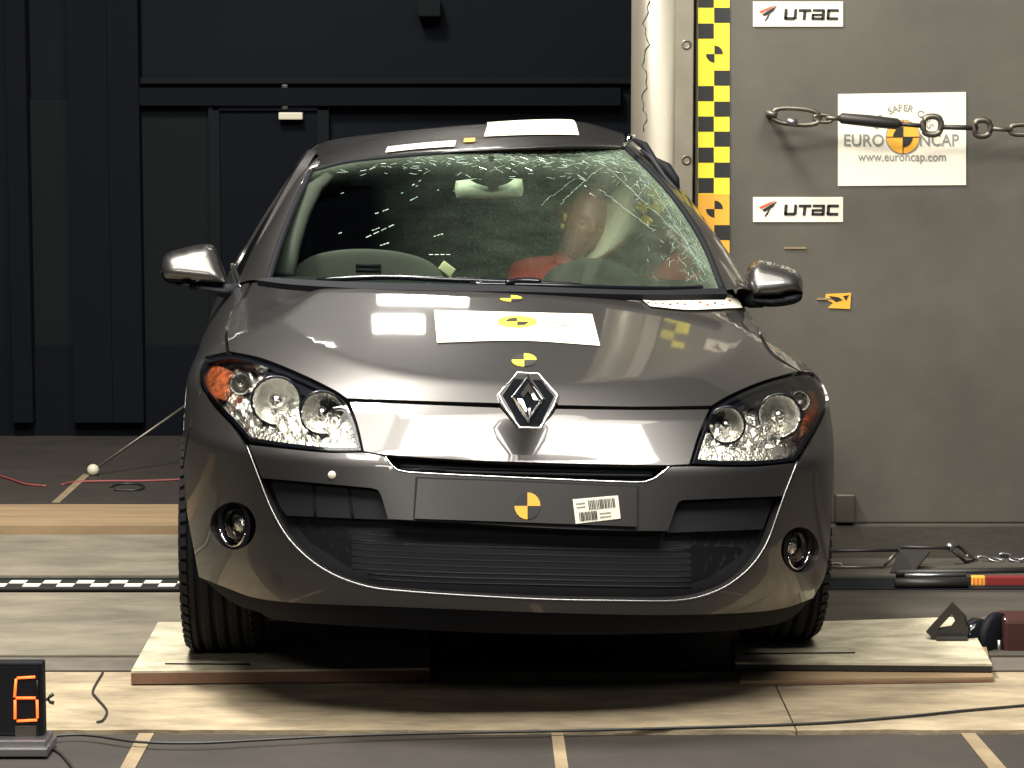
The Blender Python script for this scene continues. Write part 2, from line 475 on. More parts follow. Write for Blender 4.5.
ragged('dusty_board', 730, 672, M['dusty'], .012, -4, .704)
ragged('dusty_board', 730, 672, M['dusty'], .012, .708, 4)
slabrow('dark_strip', 670, 657, M['darkstrip'], .006, (-4, -.9, 4))
slabrow('concrete_slab', 655, 592, M['concrete'], .014, (-5, -2.4, -.2))
slabrow('concrete_slab', 655, 592, M['grime'], .014, (-.2, 2.2, 5))
slabrow('concrete_slab', 575, 529, M['concrete'], .014, (-5, -2.7, -.4))
slabrow('concrete_slab', 575, 529, M['grime'], .014, (-.4, 2.4, 5))
slabrow('wooden_beam', 525, 504, M['beam'], .05, (-6, -1.2, 1.0))
# sunken black channel between the slabs carries the chequered scale
strip('channel', 589, 577, M['black'], .004, -5, 5)
sc_ = empty('measuring_scale', (0, yD(583, .02), 0), 'thin black and cream chequered scale strip lying across the floor left of the car', 'ruler')
a, b = yD(587, .02), yD(579, .02)
box('strip_body', (-2.6, (a+b)/2-sc_.location.y, .012), (3.4, b-a, .012), M['blk'], sc_)
bm = bmesh.new()
for k in range(60):
    for r_ in range(2):
        if (k+r_) % 2 == 0:
            x = -4.2+k*.055; yy = a+(b-a)*(.30+.4*r_)-sc_.location.y
            add_box(bm, (x, yy, .0185), (.054, (b-a)*.36, .0015))
obj('check_marks', bm, M['white'], sc_, smooth=False, kind='stuff')
# back wall of the dark hall
WY = 12.0
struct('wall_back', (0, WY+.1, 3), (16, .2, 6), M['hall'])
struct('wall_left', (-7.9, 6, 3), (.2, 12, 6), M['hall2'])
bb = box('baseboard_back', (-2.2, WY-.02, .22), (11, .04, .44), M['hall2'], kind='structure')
def wallpx(x, y, D_=WY): return PW(x, y, D_)
def wbox(name, x0, y0, x1, y1, m, parent=None, D_=WY, t=.05, kind='structure'):
    a, b = wallpx(x0, y1, D_), wallpx(x1, y0, D_)
    return box(name, ((a.x+b.x)/2, D_-t/2, (a.z+b.z)/2), (b.x-a.x, t, b.z-a.z), m, parent, kind=None if parent else kind)
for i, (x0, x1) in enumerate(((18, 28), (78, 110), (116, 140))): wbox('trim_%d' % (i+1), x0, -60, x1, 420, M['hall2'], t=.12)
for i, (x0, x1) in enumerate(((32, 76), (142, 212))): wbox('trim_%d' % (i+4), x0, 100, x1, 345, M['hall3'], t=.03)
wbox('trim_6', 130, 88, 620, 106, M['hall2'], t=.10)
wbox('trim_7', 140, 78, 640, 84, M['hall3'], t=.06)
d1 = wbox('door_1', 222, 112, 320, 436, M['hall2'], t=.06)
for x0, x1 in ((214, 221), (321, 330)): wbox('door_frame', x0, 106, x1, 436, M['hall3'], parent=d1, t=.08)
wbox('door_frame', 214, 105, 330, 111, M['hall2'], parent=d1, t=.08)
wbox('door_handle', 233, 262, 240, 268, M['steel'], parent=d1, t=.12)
lb = empty('wall_lamp', wallpx(291, 116, WY-.1), 'small dull cream lamp box on the dark wall above the door', 'lamp')
for nm, c, s, m_ in (('shade', (0, 0, 0), (.115, .06, .035), 'amberlamp'), ('bracket', (-.03, .03, .09), (.03, .05, .12), 'darksteel')):
    box(nm, c, s, M[m_], lb, bevel=.006)
vb = empty('ceiling_box', wallpx(429, 8, WY-.15), 'small dark box high on the back wall behind the car roof', 'box')
box('housing', (0, .07, 0), (.11, .14, .08), M['hall3'], vb, bevel=.008); box('mount', (0, .12, .07), (.05, .05, .1), M['hall2'], vb)

# ------------------------------------------------------------------ the barrier block with its stickers
BY = 8.50
bl = empty('barrier_block', (2.4, BY, 0), 'large grey-brown painted barrier block filling the right side behind the car', 'barrier')
xL = PW(694, 300, BY).x
def bpart(name, c, s, m, bevel=.006): return box(name, Vector(c)-bl.location, s, m, bl, bevel=bevel)
BZ = H-BY*math.tan(PITCH+math.atan(139/FPX))
bpart('block_face', ((xL+5.5)/2, BY+.5, BZ+1.6), (5.5-xL, 1.0, 3.2), M['block'])
bpart('plinth', (3.2, BY+.42, BZ/2), (4.9, .9, BZ-.004), M['grime'])
# bolted steel foot gusset behind the bumper corner
g0 = PW(845, 508, BY-.03)
bpart('gusset', (g0.x, BY-.02, g0.z), (.07, .05, .10), M['steel'])
for (x, y, w_, h_) in ((795, 248, 22, 2), (825, 299, 16, 2)):
    q = PW(x, y, BY-.003); bpart('paint_chip', q, (w_/FPX*BY, .003, h_/FPX*BY), M['beam'], bevel=0)
# sticker helpers on the block face: (x,y) px -> thin objects just proud of it
def flat_poly(name, pts, m, parent, D_, t=.002, fn=None):
    """solid flat shape from pixel outline on the plane world-y = D_"""
    V, T = triangulate(np.array(pts, float), (), 50)
    q = [PW(x, y, D_)-parent.location for x, y in V]; q = [np.array(v) for v in q]
    VV, FF = rimmed(q, T, t, np.tile(np.array((0, 1., 0)), (len(q), 1)))
    me = bpy.data.meshes.new(name); me.from_pydata(VV, [], FF); me.update()
    return obj(name, me, m, parent, smooth=False)
def text_mesh(s, size=1.0, bold=0.0, space=1.0):
    cu = bpy.data.curves.new('t', 'FONT'); cu.body = s; cu.size = size; cu.offset = bold; cu.space_character = space; cu.resolution_u = 3
    cu.align_x = 'LEFT'
    o = bpy.data.objects.new('t', cu); C.objects.link(o)
    dg = bpy.context.evaluated_depsgraph_get(); me = bpy.data.meshes.new_from_object(o.evaluated_get(dg))
    bpy.data.objects.remove(o); return me
def text_px(name, s, x0, y0, x1, y1, m, parent, D_, bold=.0, shear=0, loc=None, mapper=None):
    """lettering scaled into the pixel box on the plane world-y = D_"""
    me = text_mesh(s, 1, bold); n = len(me.vertices); co = np.zeros(n*3); me.vertices.foreach_get('co', co); co = co.reshape(-1, 3)
    lo, hi = co.min(0), co.max(0); u = (co[:, 0]-lo[0])/(hi[0]-lo[0]); v = (co[:, 1]-lo[1])/(hi[1]-lo[1])
    px = np.stack([x0+(x1-x0)*u+shear*v, y1+(y0-y1)*v], 1)
    if mapper: q = mapper(px)
    else: q = np.array([np.array(PW(a, b, D_)-parent.location) for a, b in px])
    me.vertices.foreach_set('co', q.ravel()); me.update()
    return obj(name, me, m, parent, smooth=False)
def quad(x0, y0, x1, y1): return [(x0, y0), (x1, y0), (x1, y1), (x0, y1)]
def lab_sticker(y0, label):
    t = empty('sticker', PW(797, y0+13, BY-.004), label, 'sticker', 'laboratory name stickers on the barrier')
    flat_poly('sheet', quad(753, y0, 843, y0+25), M['white'], t, BY-.004)
    flat_poly('emblem_red', [(759, y0+10), (768, y0+6), (776, y0+3.5), (770, y0+7.5), (761, y0+12)], M['red_ink'], t, BY-.0055, .001)
    flat_poly('emblem_black', [(762, y0+13), (770, y0+8), (777, y0+4.2), (773, y0+10), (765, y0+14.5)], M['blk'], t, BY-.0060, .001)
    flat_poly('emblem_leg', [(764.5, y0+19), (768.5, y0+13), (770.5, y0+11.5), (768, y0+17), (765, y0+20)], M['blk'], t, BY-.0056, .001)
    z = BY-.006
    # the four letters, drawn as heavy strokes
    def st(pts): flat_poly('letter_stroke', pts, M['blk'], t, z, .001)
    bmv = []
    T_ = y0+7.5; B_ = y0+18.5
    def letter(name, quads):
        bm = bmesh.new()
        for q in quads:
            vs = [bm.verts.new(PW(x, y, z)-t.location) for x, y in q]; bm.faces.new(vs)
        obj(name, bm, M['blk'], t, smooth=False)
    letter('letter', [[(784.6, T_), (787.8, T_), (787, B_-1), (783.8, B_-1)], [(784, B_-3), (795, B_-3), (794.6, B_), (784.4, B_)], [(794.3, T_), (797.4, T_), (796.6, B_-1), (793.4, B_-1)]])
    letter('letter', [[(798.8, T_), (811.5, T_), (811.3, T_+2.8), (798.6, T_+2.8)], [(803.4, T_+2), (806.6, T_+2), (805.6, B_), (802.4, B_)]])
    letter('letter', [[(812.8, T_), (825, T_), (825, T_+2.6), (812.6, T_+2.6)], [(822, T_+2), (825.2, T_+2), (824.6, B_), (821.4, B_)], [(811.6, B_-2.6), (823, B_-2.6), (823, B_), (811.4, B_)], [(811.8, T_+4.6), (822.5, T_+4.6), (822.4, T_+7), (811.6, T_+7)], [(811.6, T_+5.5), (814.2, T_+5.5), (814, B_-1), (811.4, B_-1)]])
    letter('letter', [[(827.6, T_), (839, T_), (838.8, T_+2.8), (827.4, T_+2.8)], [(827, T_+1), (830.2, T_+1), (829.4, B_-1), (826.4, B_-1)], [(826.6, B_-2.8), (838.4, B_-2.8), (838.2, B_), (826.8, B_)]])
lab_sticker(1.5, 'white laboratory name sticker at the very top of the barrier')
lab_sticker(197, 'white laboratory name sticker lower on the barrier, left of the big poster')
# the rating programme poster
po = empty('poster', PW(902, 139, BY-.004), 'large white square poster with a quartered yellow disc on the barrier', 'poster')
flat_poly('sheet', [(838, 94), (966, 92), (966, 185), (838, 186)], M['white'], po, BY-.004)
text_px('lettering', 'EURO', 844, 134, 884, 146, M['grey_ink'], po, BY-.0055, bold=.01)
text_px('lettering', 'NCAP', 920, 134, 959, 146, M['grey_ink'], po, BY-.0055, bold=.01)
text_px('lettering', 'www.euroncap.com', 858, 155, 946, 164, M['grey_ink'], po, BY-.0055, bold=.01)
def sector(cx, cy, rx, ry, a0, a1, n=8): return [(cx, cy)]+[(cx+rx*math.cos(R(a0+(a1-a0)*k/n)), cy+ry*math.sin(R(a0+(a1-a0)*k/n))) for k in range(n+1)]
def full(cx, cy, rx, ry, n=36): return [tuple(p) for p in ringpx(cx, cy, rx, ry, n)]
flat_poly('disc_rim', full(903, 137, 17.5, 17.5), M['grey_ink'], po, BY-.0055, .001)
flat_poly('disc', full(903, 137, 16.4, 16.4), M['orange'], po, BY-.0065, .001)
flat_poly('disc_quarter', sector(903, 137, 10, 10, 180, 270), M['blk'], po, BY-.0075, .001)
flat_poly('disc_quarter', sector(903, 137, 10, 10, 0, 90), M['blk'], po, BY-.0075, .001)
for q in (quad(886.5, 136.6, 919.5, 137.4), quad(902.6, 120.5, 903.4, 153.5)): flat_poly('disc_line', q, M['blk'], po, BY-.0078, .0006)
# curved heading round the disc
for i, ch in enumerate('FOR SAFER CARS'):
    if ch == ' ': continue
    a = R(-90+(i-6.5)*10.5); r_ = 26
    me = text_mesh(ch, 1, .01); n = len(me.vertices); co = np.zeros(n*3); me.vertices.foreach_get('co', co); co = co.reshape(-1, 3)
    cx_ = (co[:, 0].min()+co[:, 0].max())/2
    x = (co[:, 0]-cx_)*9.5; y = co[:, 1]*9.5
    rot = a+math.pi/2
    X_ = 903+r_*math.cos(a)+x*math.cos(rot)+y*math.sin(rot); Y_ = 137+r_*math.sin(a)+x*math.sin(rot)-y*math.cos(rot)
    q = np.array([np.array(PW(u, v, BY-.0055)-po.location) for u, v in zip(X_, Y_)]); me.vertices.foreach_set('co', q.ravel()); me.update()
    obj('letter', me, M['grey_ink'], po, smooth=False)
# chequered scale strip
cs = empty('chequered_scale', PW(714, 120, BY-.004), 'tall vertical yellow and black chequered strip beside the pole', 'ruler')
flat_poly('backing', quad(698, -8, 729.5, 330), M['yellow'], cs, BY-.004)
flat_poly('backing_lower', quad(698, 194, 729.5, 330), M['orange'], cs, BY-.0046, .001)
def sq(x0, y): flat_poly('square', quad(x0, y, x0+15.6, y+15), M['blk'], cs, BY-.0055, .001)
yl = [-7.5, 23.5, 86, 116.5, 147.5, 178]; yr = [7.7, 70.5, 101.5, 131.5, 162.5, 225, 256, 287]
for y in yl+[240, 271]: sq(698.2, y)
for y in yr: sq(714.2, y)
for (cy) in (54, 209):
    flat_poly('target_quarter', sector(714.5, cy, 8.5, 8.5, 270, 360), M['blk'], cs, BY-.0055, .001)
    flat_poly('target_quarter', sector(714.5, cy, 8.5, 8.5, 90, 180), M['blk'], cs, BY-.0055, .001)
# torn orange label behind the mirror
tl = empty('torn_label', PW(838, 301, BY-.004), 'small torn orange label on the barrier beside the right mirror', 'sticker')
flat_poly('paper', [(826, 294), (851, 293), (850, 309), (828, 308), (833, 303), (825, 299)], M['orange'], tl, BY-.004)
flat_poly('print', [(829, 296), (838, 297), (843, 300), (836, 302), (832, 299)], M['blk'], tl, BY-.005, .001)
flat_poly('print', [(843, 296), (849, 295), (846, 301)], M['blk'], tl, BY-.005, .001)

# ------------------------------------------------------------------ pole
PD = 8.55
pl0 = PW(661, 300, PD)
pole = empty('impact_pole', (pl0.x, PD, 0), 'tall round galvanised steel impact pole pressed into the car side', 'pole')
bm = bmesh.new(); add_lathe(bm, [(.107, 0), (.107, 3.2), (.10, 3.2), (0, 3.2)], 48)
obj('tube', bm, M['pole'], pole)
fx0, fx1 = PW(675, 100, PD-.1).x, PW(692.5, 100, PD-.1).x
bm = bmesh.new(); add_box(bm, ((fx0+fx1)/2-pl0.x, -.105, 1.6), (fx1-fx0, .04, 3.2), None, .002)
obj('flange', bm, M['flange'], pole, smooth=False)
box('back_web', ((fx0+fx1)/2-pl0.x, .06, 1.6), (.03, .32, 3.2), M['flange'], pole)
box('joint_line', (fx1-pl0.x+.001, -.085, 1.6), (.005, .05, 3.2), M['maroon'], pole)
scf = []
for k in range(26):
    yy = -4+k*5.4; q = PW(647+2.2*math.sin(k*.9)+1.5*math.sin(k*2.3)-k*.12, yy, PD-.10); dx = q.x-pl0.x
    scf.append(Vector((dx, -math.sqrt(max(.107**2-dx*dx, 1e-5))-.0005, q.z)))
tube('weld_scar', scf, [.0012+.0012*abs(math.sin(k*1.7)) for k in range(26)], M['steel'], pole, n=6)
for y in (44.5, 160):
    q = PW(686.5, y, PD-.125)
    bm = bmesh.new(); add_lathe(bm, [(.017, 0), (.017, .006), (.010, .006), (.009, .001), (0, .001)], 18, Matrix.Translation(q-pole.location+Vector((0, .004, 0))) @ Matrix.Rotation(math.pi/2, 4, 'X'))
    obj('bolt', bm, M['steel'], pole)
q0, q1 = PW(686.5, 92, PD-.122), PW(686.5, 133, PD-.122)
box('slot', (q0+q1)/2-pole.location, (.014, .004, q0.z-q1.z), M['black'], pole)

# ------------------------------------------------------------------ chain on the barrier
ch = empty('wall_chain', PW(900, 122, BY-.12), 'rusty steel chain with turnbuckle strung across the barrier poster', 'chain')
def Q(x, y, D_=None): return PW(x, y, (D_ if D_ is not None else BY-.12))-ch.location
def oval(c, a, b, ang, n=20, tilt=0):
    pts = []
    for k in range(n):
        t = k*2*math.pi/n; e = 2.6
        cx, sy = math.cos(t), math.sin(t)
        u = a*math.copysign(abs(cx)**(2/e), cx); v = b*math.copysign(abs(sy)**(2/e), sy)
        pts.append(Vector((c[0]+u*math.cos(ang), c[1]+v*tilt, c[2]+u*math.sin(ang)+v*math.sqrt(max(0, 1-tilt*tilt)))))
    return pts
s_ = (BY-.12)/FPX
tube('eye_bolt', [PW(769, 113, BY+.02)-ch.location, Q(770, 114), Q(777, 115)], .014, M['steel'], ch)
tube('link', oval(Q(796, 116.5), 24*s_, 8*s_, R(-4)), .0085, M['steel'], ch, closed=True)
tube('link_nut', [Q(787, 121.5, BY-.135), Q(797, 122.5, BY-.135)], .013, M['alloy'], ch)
tube('link', oval(Q(823, 118.5), 9*s_, 3.5*s_, R(-3)), .007, M['steel'], ch, closed=True)
tube('turnbuckle_body', [Q(838, 118), Q(842, 118.3), Q(870, 121), Q(897, 124), Q(902, 124.5)], [.008, .018, .020, .019, .008], M['darksteel'], ch, n=8)
tube('threaded_rod', [Q(826, 118), Q(842, 118.5)], .009, M['steel'], ch)
tube('threaded_rod', [Q(900, 124), Q(924, 126)], .008, M['darksteel'], ch)
tube('eye', oval(Q(932, 125.5), 9*s_, 9*s_, 0), .011, M['steel'], ch, closed=True)
tube('rod', [Q(941, 127), Q(978, 128)], .009, M['darksteel'], ch)
tube('eye', oval(Q(982, 128), 8*s_, 8*s_, 0), .011, M['steel'], ch, closed=True)
tube('rod', [Q(990, 128.5), Q(1012, 130)], .008, M['steel'], ch)
tube('link', oval(Q(1022, 129.5), 12*s_, 5*s_, 0), .0095, M['steel'], ch, closed=True)
tube('link', oval(Q(1043, 131), 14*s_, 3*s_, 0), .0095, M['steel'], ch, closed=True)
tube('link', oval(Q(1064, 132.5), 13*s_, 5*s_, 0), .0095, M['steel'], ch, closed=True)
tube('eye_bolt', [Q(1074, 133), Q(1084, 134), PW(1086, 134, BY+.02)-ch.location], .012, M['steel'], ch)

# ------------------------------------------------------------------ THE CAR
car = empty('car', (0, 0, 0), 'bronze-grey hatchback with cracked windscreen struck side-on by the pole', 'car')
car.matrix_world = CARM
edge = [(247, 446), (258, 475), (272, 510), (291, 541), (322, 568), (362, 585), (410, 591.5), (527, 598.5), (620, 600.5), (680, 600), (718, 590), (747, 570), (766, 544), (778, 512), (786, 490), (797, 462)]
hl_L = outline([(204, 359), (229, 354), (262, 361), (300, 376), (333, 392), (346, 403)], [(346, 403), (355, 425), (361, 450)], [(361, 450), (330, 450), (290, 446), (249, 440)], [(249, 440), (235, 425), (215, 405), (203, 388), (199, 374), (204, 359)], step=5)
hl_R = outline([(713, 408), (732, 397), (762, 384), (796, 375), (816, 377)], [(816, 377), (824, 388), (826, 404), (818, 424), (805, 446), (796, 460)], [(796, 460), (750, 464), (693, 463)], [(693, 463), (700, 440), (713, 408)], step=5)
# dark inner shell behind all panel gaps
inner = outline([(232, 325), (206, 350), (192, 372), (190, 430), (196, 500), (210, 565)], [(210, 565), (300, 590), (527, 605), (700, 606), (800, 588)], [(800, 588), (818, 500), (822, 420), (812, 385), (775, 340), (748, 305)], [(748, 305), (512, 297), (245, 287)], [(245, 287), (232, 325)], step=14)
panel('inner_body', inner, M['void'], car, push=.05, rim=0, step=14)
# bonnet
hood = outline([(254, 279), (300, 284.5), (400, 290.5), (512, 292), (640, 295.5), (700, 296), (746, 290)],
               [(746, 290), (752, 308), (759, 335), (772, 356), (798, 371)],
               [(798, 371), (762, 381), (731, 394), (711, 405.5)],
               [(711, 405.5), (640, 406.5), (558, 405)], [(558, 405), (553, 393), (540, 374), (516, 373), (503, 391), (499, 403)], [(499, 403), (430, 401), (347, 398)],
               [(347, 398), (333, 389), (300, 373), (262, 358), (229, 351)],
               [(229, 351), (228, 332), (234, 314), (246, 297), (254, 279)], step=5)
panel('bonnet', hood, M['paint'], car, step=5, rim=.018)
# nose band between the lamps
band = outline([(350, 402), (430, 405), (500, 408)], [(500, 408), (507, 416), (517, 427)], [(517, 427), (541, 427)], [(541, 427), (550, 418), (556, 409)], [(556, 409), (640, 410), (709, 409.5)], [(709, 409.5), (699, 432), (689, 464)], [(689, 464), (670, 465)], [(670, 465), (600, 464), (527, 462), (450, 459), (384, 454.5)], [(384, 454.5), (364, 451)], [(364, 451), (358, 425), (350, 402)], step=5)
panel('nose_panel', band, M['paint'], car, step=5, rim=.02)
# plate panel and lamp undersides
low = outline([(249, 445), (290, 449.5), (330, 453), (364, 453), (384, 456.5)], [(384, 456.5), (392, 466), (402, 471.5), (430, 474), (527, 478.5), (630, 482.5), (650, 480.5), (661, 474), (671, 467)],
              [(671, 467), (690, 466.5), (750, 467), (795, 463)], [(795, 463), (787, 486)], [(787, 486), (786, 496)], [(786, 496), (683, 500)], [(683, 500), (677, 505), (668, 531)],
              [(668, 531), (600, 530), (527, 527), (450, 522), (388, 519)], [(388, 519), (380, 493), (372, 488)], [(372, 488), (262, 478)], [(262, 478), (249, 445)], step=5)
plate_hole = outline([(415, 478), (640, 488)], [(640, 488), (638, 528.5)], [(638, 528.5), (413, 520.5)], [(413, 520.5), (415, 478)], step=6)
panel('bumper_panel', low, M['paint'], car, step=5, rim=.03)
panel('plate_holder', outline([(418, 479), (527, 483), (636, 488)], [(636, 488), (636, 527)], [(636, 527), (527, 523), (415, 519)], [(415, 519), (418, 479)], step=6), M['paint'], car, step=6, rim=.012, push=-.010)
panel('plate_edge', outline([(415.5, 477), (527, 481), (639, 486)], [(639, 486), (638.5, 529)], [(638.5, 529), (527, 525), (413, 521)], [(413, 521), (415.5, 477)], step=6), M['dark'], car, step=8, rim=.01, push=-.002)
# upper slot grille
panel('upper_grille', outline([(384, 453), (450, 457), (527, 460), (600, 462), (672, 464)], [(672, 464), (662, 476), (650, 482), (630, 484), (527, 480), (430, 476), (402, 473), (384, 453)], step=6), M['black'], car, step=7, push=.045, rim=0)
for yy in (462, 468):
    tube_px('grille_bar', [(400, yy-1), (470, yy+2), (527, yy+3.5), (600, yy+5), (655, yy+6)], .004, M['dark'], car, push=.03)
sl = tube_px('slot_edge', [(385, 456), (392, 465.5), (402, 471), (430, 473.5), (527, 478), (630, 482), (650, 480), (661, 473.5), (670, 466)], .002, M['chrome'], car, push=-.001)
panel('model_badge', outline([(418, 464.5), (446, 467)], [(446, 467), (446, 469.5)], [(446, 469.5), (418, 467.5)], [(418, 467.5), (418, 464.5)], step=6), M['chrome'], car, push=.02, rim=.003)
# lower opening
op = outline(edge, [(797, 462), (784, 490), (785, 497)], [(785, 497), (683, 501), (669, 532)], [(669, 532), (527, 528), (388, 520)], [(388, 520), (378, 490), (263, 480)], [(263, 480), (247, 446)], step=8)
op2 = outline(edge, [(797, 462), (527, 470), (247, 446)], step=9)
panel('grille_backing', op2, M['black'], car, step=9, push=.11, rim=0)
panel('grille_corner', outline([(264, 481), (370, 489), (379, 492)], [(379, 492), (387, 519)], [(387, 519), (280, 516)], [(280, 516), (272, 504), (264, 481)], step=6), M['dark'], car, step=6, push=.028, rim=.05)
panel('grille_corner', outline([(684, 502), (782, 499)], [(782, 499), (776, 516), (770, 530)], [(770, 530), (671, 532)], [(671, 532), (678, 508), (684, 502)], step=6), M['dark'], car, step=6, push=.028, rim=.05)
for p0, p1 in (((309, 485), (311, 517)), ((346, 488), (350, 518))):
    tube_px('corner_rib', [p0, ((p0[0]+p1[0])/2, (p0[1]+p1[1])/2), p1], .003, M['black'], car, push=.025, seg=2)
for i in range(10):
    yy = 531+i*6.6
    x0 = 300+max(0, yy-545)*1.2+i*1; x1 = 745-max(0, yy-545)*.6
    x0 = max(x0, 345 if i < 8 else 362)
    x1 = min(x1, 700)
    tube_px('grille_slat', [(x0, yy-5), (440, yy-1), (527, yy+1), (620, yy+3), (x1, yy+4)], .0062, M['dark'], car, push=.055, flat=.6, seg=5)
for x in (388, 430, 473, 516, 560, 603, 645):
    tube_px('grille_rib', [(x, 524+(x-388)*.03), (x, 558), (x, 590+(x-388)*.03)], .004, M['black'], car, push=.06, seg=3)
for sgn in (0, 1):
    pts = [(276, 515), (300, 545), (345, 572), (345, 530)] if not sgn else [(770, 532), (752, 560), (718, 582), (700, 590), (700, 535)]
    panel('grille_side', outline(*[[pts[i], pts[(i+1) % len(pts)]] for i in range(len(pts))], step=8), M['black'], car, step=8, push=.05, rim=.02)
tube_px('opening_edge_highlight', edge, .0021, M['alloy'], car, push=-.0005, seg=8)  # bright tube drawn in for the highlight along the paint crease
# bumper with fog lamp openings
fogL = ringpx(233, 526, 23, 24, 26); fogR = ringpx(800, 550, 19, 23, 26)
e2 = [(x, y) for x, y in edge]
bump = outline([(246, 448)]+[(x-1.5 if x < 400 else x+(1.5 if x > 660 else 0), y+1.5) for x, y in edge[1:-1]]+[(799, 463)],
               [(799, 463), (808, 447), (821, 424), (829, 404)], [(829, 404), (833.5, 440), (833.5, 485), (831, 525), (826, 572), (813, 598)],
               [(813, 598), (784, 608), (740, 613), (650, 615), (527, 612), (400, 607), (300, 603), (256, 598), (227, 588), (199, 577)],
               [(199, 577), (193, 545), (187, 512), (182, 478)], [(182, 478), (190, 430), (201, 391)], [(201, 391), (213, 407), (233, 428), (246, 448)], step=6)
panel('bumper', bump, M['paint'], car, holes=(fogL, fogR), step=6, rim=.03)
# black lower lip
lipo = outline([(199, 578), (227, 589), (256, 599), (300, 604), (400, 608), (527, 613), (650, 616), (740, 614), (784, 609), (813, 599)], [(813, 599), (796, 617), (770, 627), (700, 634), (527, 636), (300, 624), (256, 613), (230, 603), (199, 578)], step=6)
panel('lower_lip', lipo, M['black'], car, step=7, push=.006, rim=.05)
# fenders seen from the front
panel('fender', outline([(250, 281), (242, 297), (230, 314), (225, 332), (225.5, 352)], [(225.5, 352), (205, 356)], [(205, 356), (198, 366), (196, 378), (200, 390)], [(200, 390), (188, 430), (181, 478)], [(181, 478), (179, 440), (180, 400), (183, 375), (190, 355), (207, 330), (222, 308), (238, 282)], [(238, 282), (250, 281)], step=4), M['paint'], car, step=4, rim=.014)
panel('fender', outline([(748, 292), (754, 308), (762, 334), (775, 354), (800, 371)], [(800, 371), (817, 374), (826, 386), (829, 402)], [(829, 402), (829, 386), (822, 372), (806, 355), (788, 345), (776, 335), (768, 318), (758, 300), (752, 291)], [(752, 291), (748, 292)], step=4), M['paint'], car, step=4, rim=.014)

# headlamps
def inset(poly, d):
    c = []
    n = len(poly)
    area2 = sum(poly[i-1][0]*poly[i][1]-poly[i][0]*poly[i-1][1] for i in range(n)); s = 1 if area2 > 0 else -1
    for i in range(n):
        t = poly[(i+1) % n]-poly[i-1]; t = t/np.linalg.norm(t); nrm = np.array((-t[1], t[0]))*s; c.append(poly[i]+nrm*d)
    return np.array(c)
def headlamp(poly, bowls, amber, brow, lower):
    base = panel('headlamp', poly, M['gloss'], car, step=6, push=.055, rim=0)
    # black rim frame
    panel('frame', poly, M['gloss'], base, holes=(inset(poly, 3.6),), step=5, push=.004, rim=.05)
    lens_poly = inset(poly, .6)
    f = inset(poly, 4)
    rn = random.Random(3)
    panel('reflector', f, M['facet'], base, step=3.2, push=.038, rim=0, relief=lambda V, d: np.array([.012*noise.noise(Vector((v[0]*.13, v[1]*.16, 0))) + .016*noise.noise(Vector((v[0]*.33, v[1]*.33, 3))) for v in V]))
    for (cx, cy, r_, depth) in bowls:
        c = cast((cx, cy))[0]; s = 6.3/FPX; rr = r_*s
        n0 = Vector((0, -1, .12)).normalized(); q = n0.to_track_quat('Z', 'Y').to_matrix().to_4x4()
        mt = Matrix.Translation(Vector(c)+Vector((0, .045, 0))) @ q
        bm = bmesh.new(); add_lathe(bm, [(rr, .022), (rr*.97, .026), (rr*.9, .020), (rr*.75, -.004), (rr*.5, -.02), (rr*.28, -.026), (0, -.026)], 30, mt)
        obj('bowl', bm, M['facet'], base)
        bm = bmesh.new(); add_lathe(bm, [(rr*1.06, .010), (rr*1.08, .030), (rr*1.0, .034), (rr*.97, .026)], 30, mt)
        obj('bowl_ring', bm, M['gloss'], base)
        bm = bmesh.new(); add_lathe(bm, [(rr*.33, -.026), (rr*.33, .004), (rr*.27, .014), (rr*.1, .019), (0, .020)], 20, mt)
        obj('bulb_cap', bm, M['chrome'], base)
    panel('amber_indicator', amber, M['amber'], base, step=4, push=.018, rim=.012, relief=lambda V, d: np.array([.004*noise.noise(Vector((v[0]*.4, v[1]*.4, 0))) for v in V]))
    panel('eyebrow', brow, M['gloss'], base, step=4, push=.014, rim=.02)
    panel('lower_bar', lower, M['facet'], base, step=4, push=.022, rim=.012)
    panel('lens', lens_poly, M['lens'], base, step=6, push=.001, rim=.004)
    return base
headlamp(hl_L, ((276, 403, 24, .05), (322, 415, 21, .05), (240, 386, 11, .03)),
         outline([(203, 363), (214, 361), (228, 366)], [(228, 366), (226, 380), (216, 396)], [(216, 396), (206, 386), (202, 374), (203, 363)], step=4),
         outline([(262, 366), (300, 379), (335, 396), (348, 411)], [(348, 411), (330, 402), (300, 390), (262, 374)], [(262, 374), (262, 366)], step=4),
         outline([(246, 426), (290, 436), (354, 440)], [(354, 440), (355, 446), (290, 441), (252, 436)], [(252, 436), (246, 426)], step=4))
headlamp(hl_R, ((781, 418, 22, .05), (728, 427, 18, .05), (802, 403, 10, .03)),
         outline([(806, 388), (819, 388), (823, 404)], [(823, 404), (819, 418), (808, 432)], [(808, 432), (812, 410), (806, 388)], step=4),
         outline([(716, 412), (732, 401), (762, 388), (795, 380)], [(795, 380), (790, 392), (765, 396), (735, 405), (718, 416)], [(718, 416), (716, 412)], step=4),
         outline([(703, 444), (750, 446), (800, 440)], [(800, 440), (792, 453), (750, 456), (700, 455)], [(700, 455), (703, 444)], step=4))
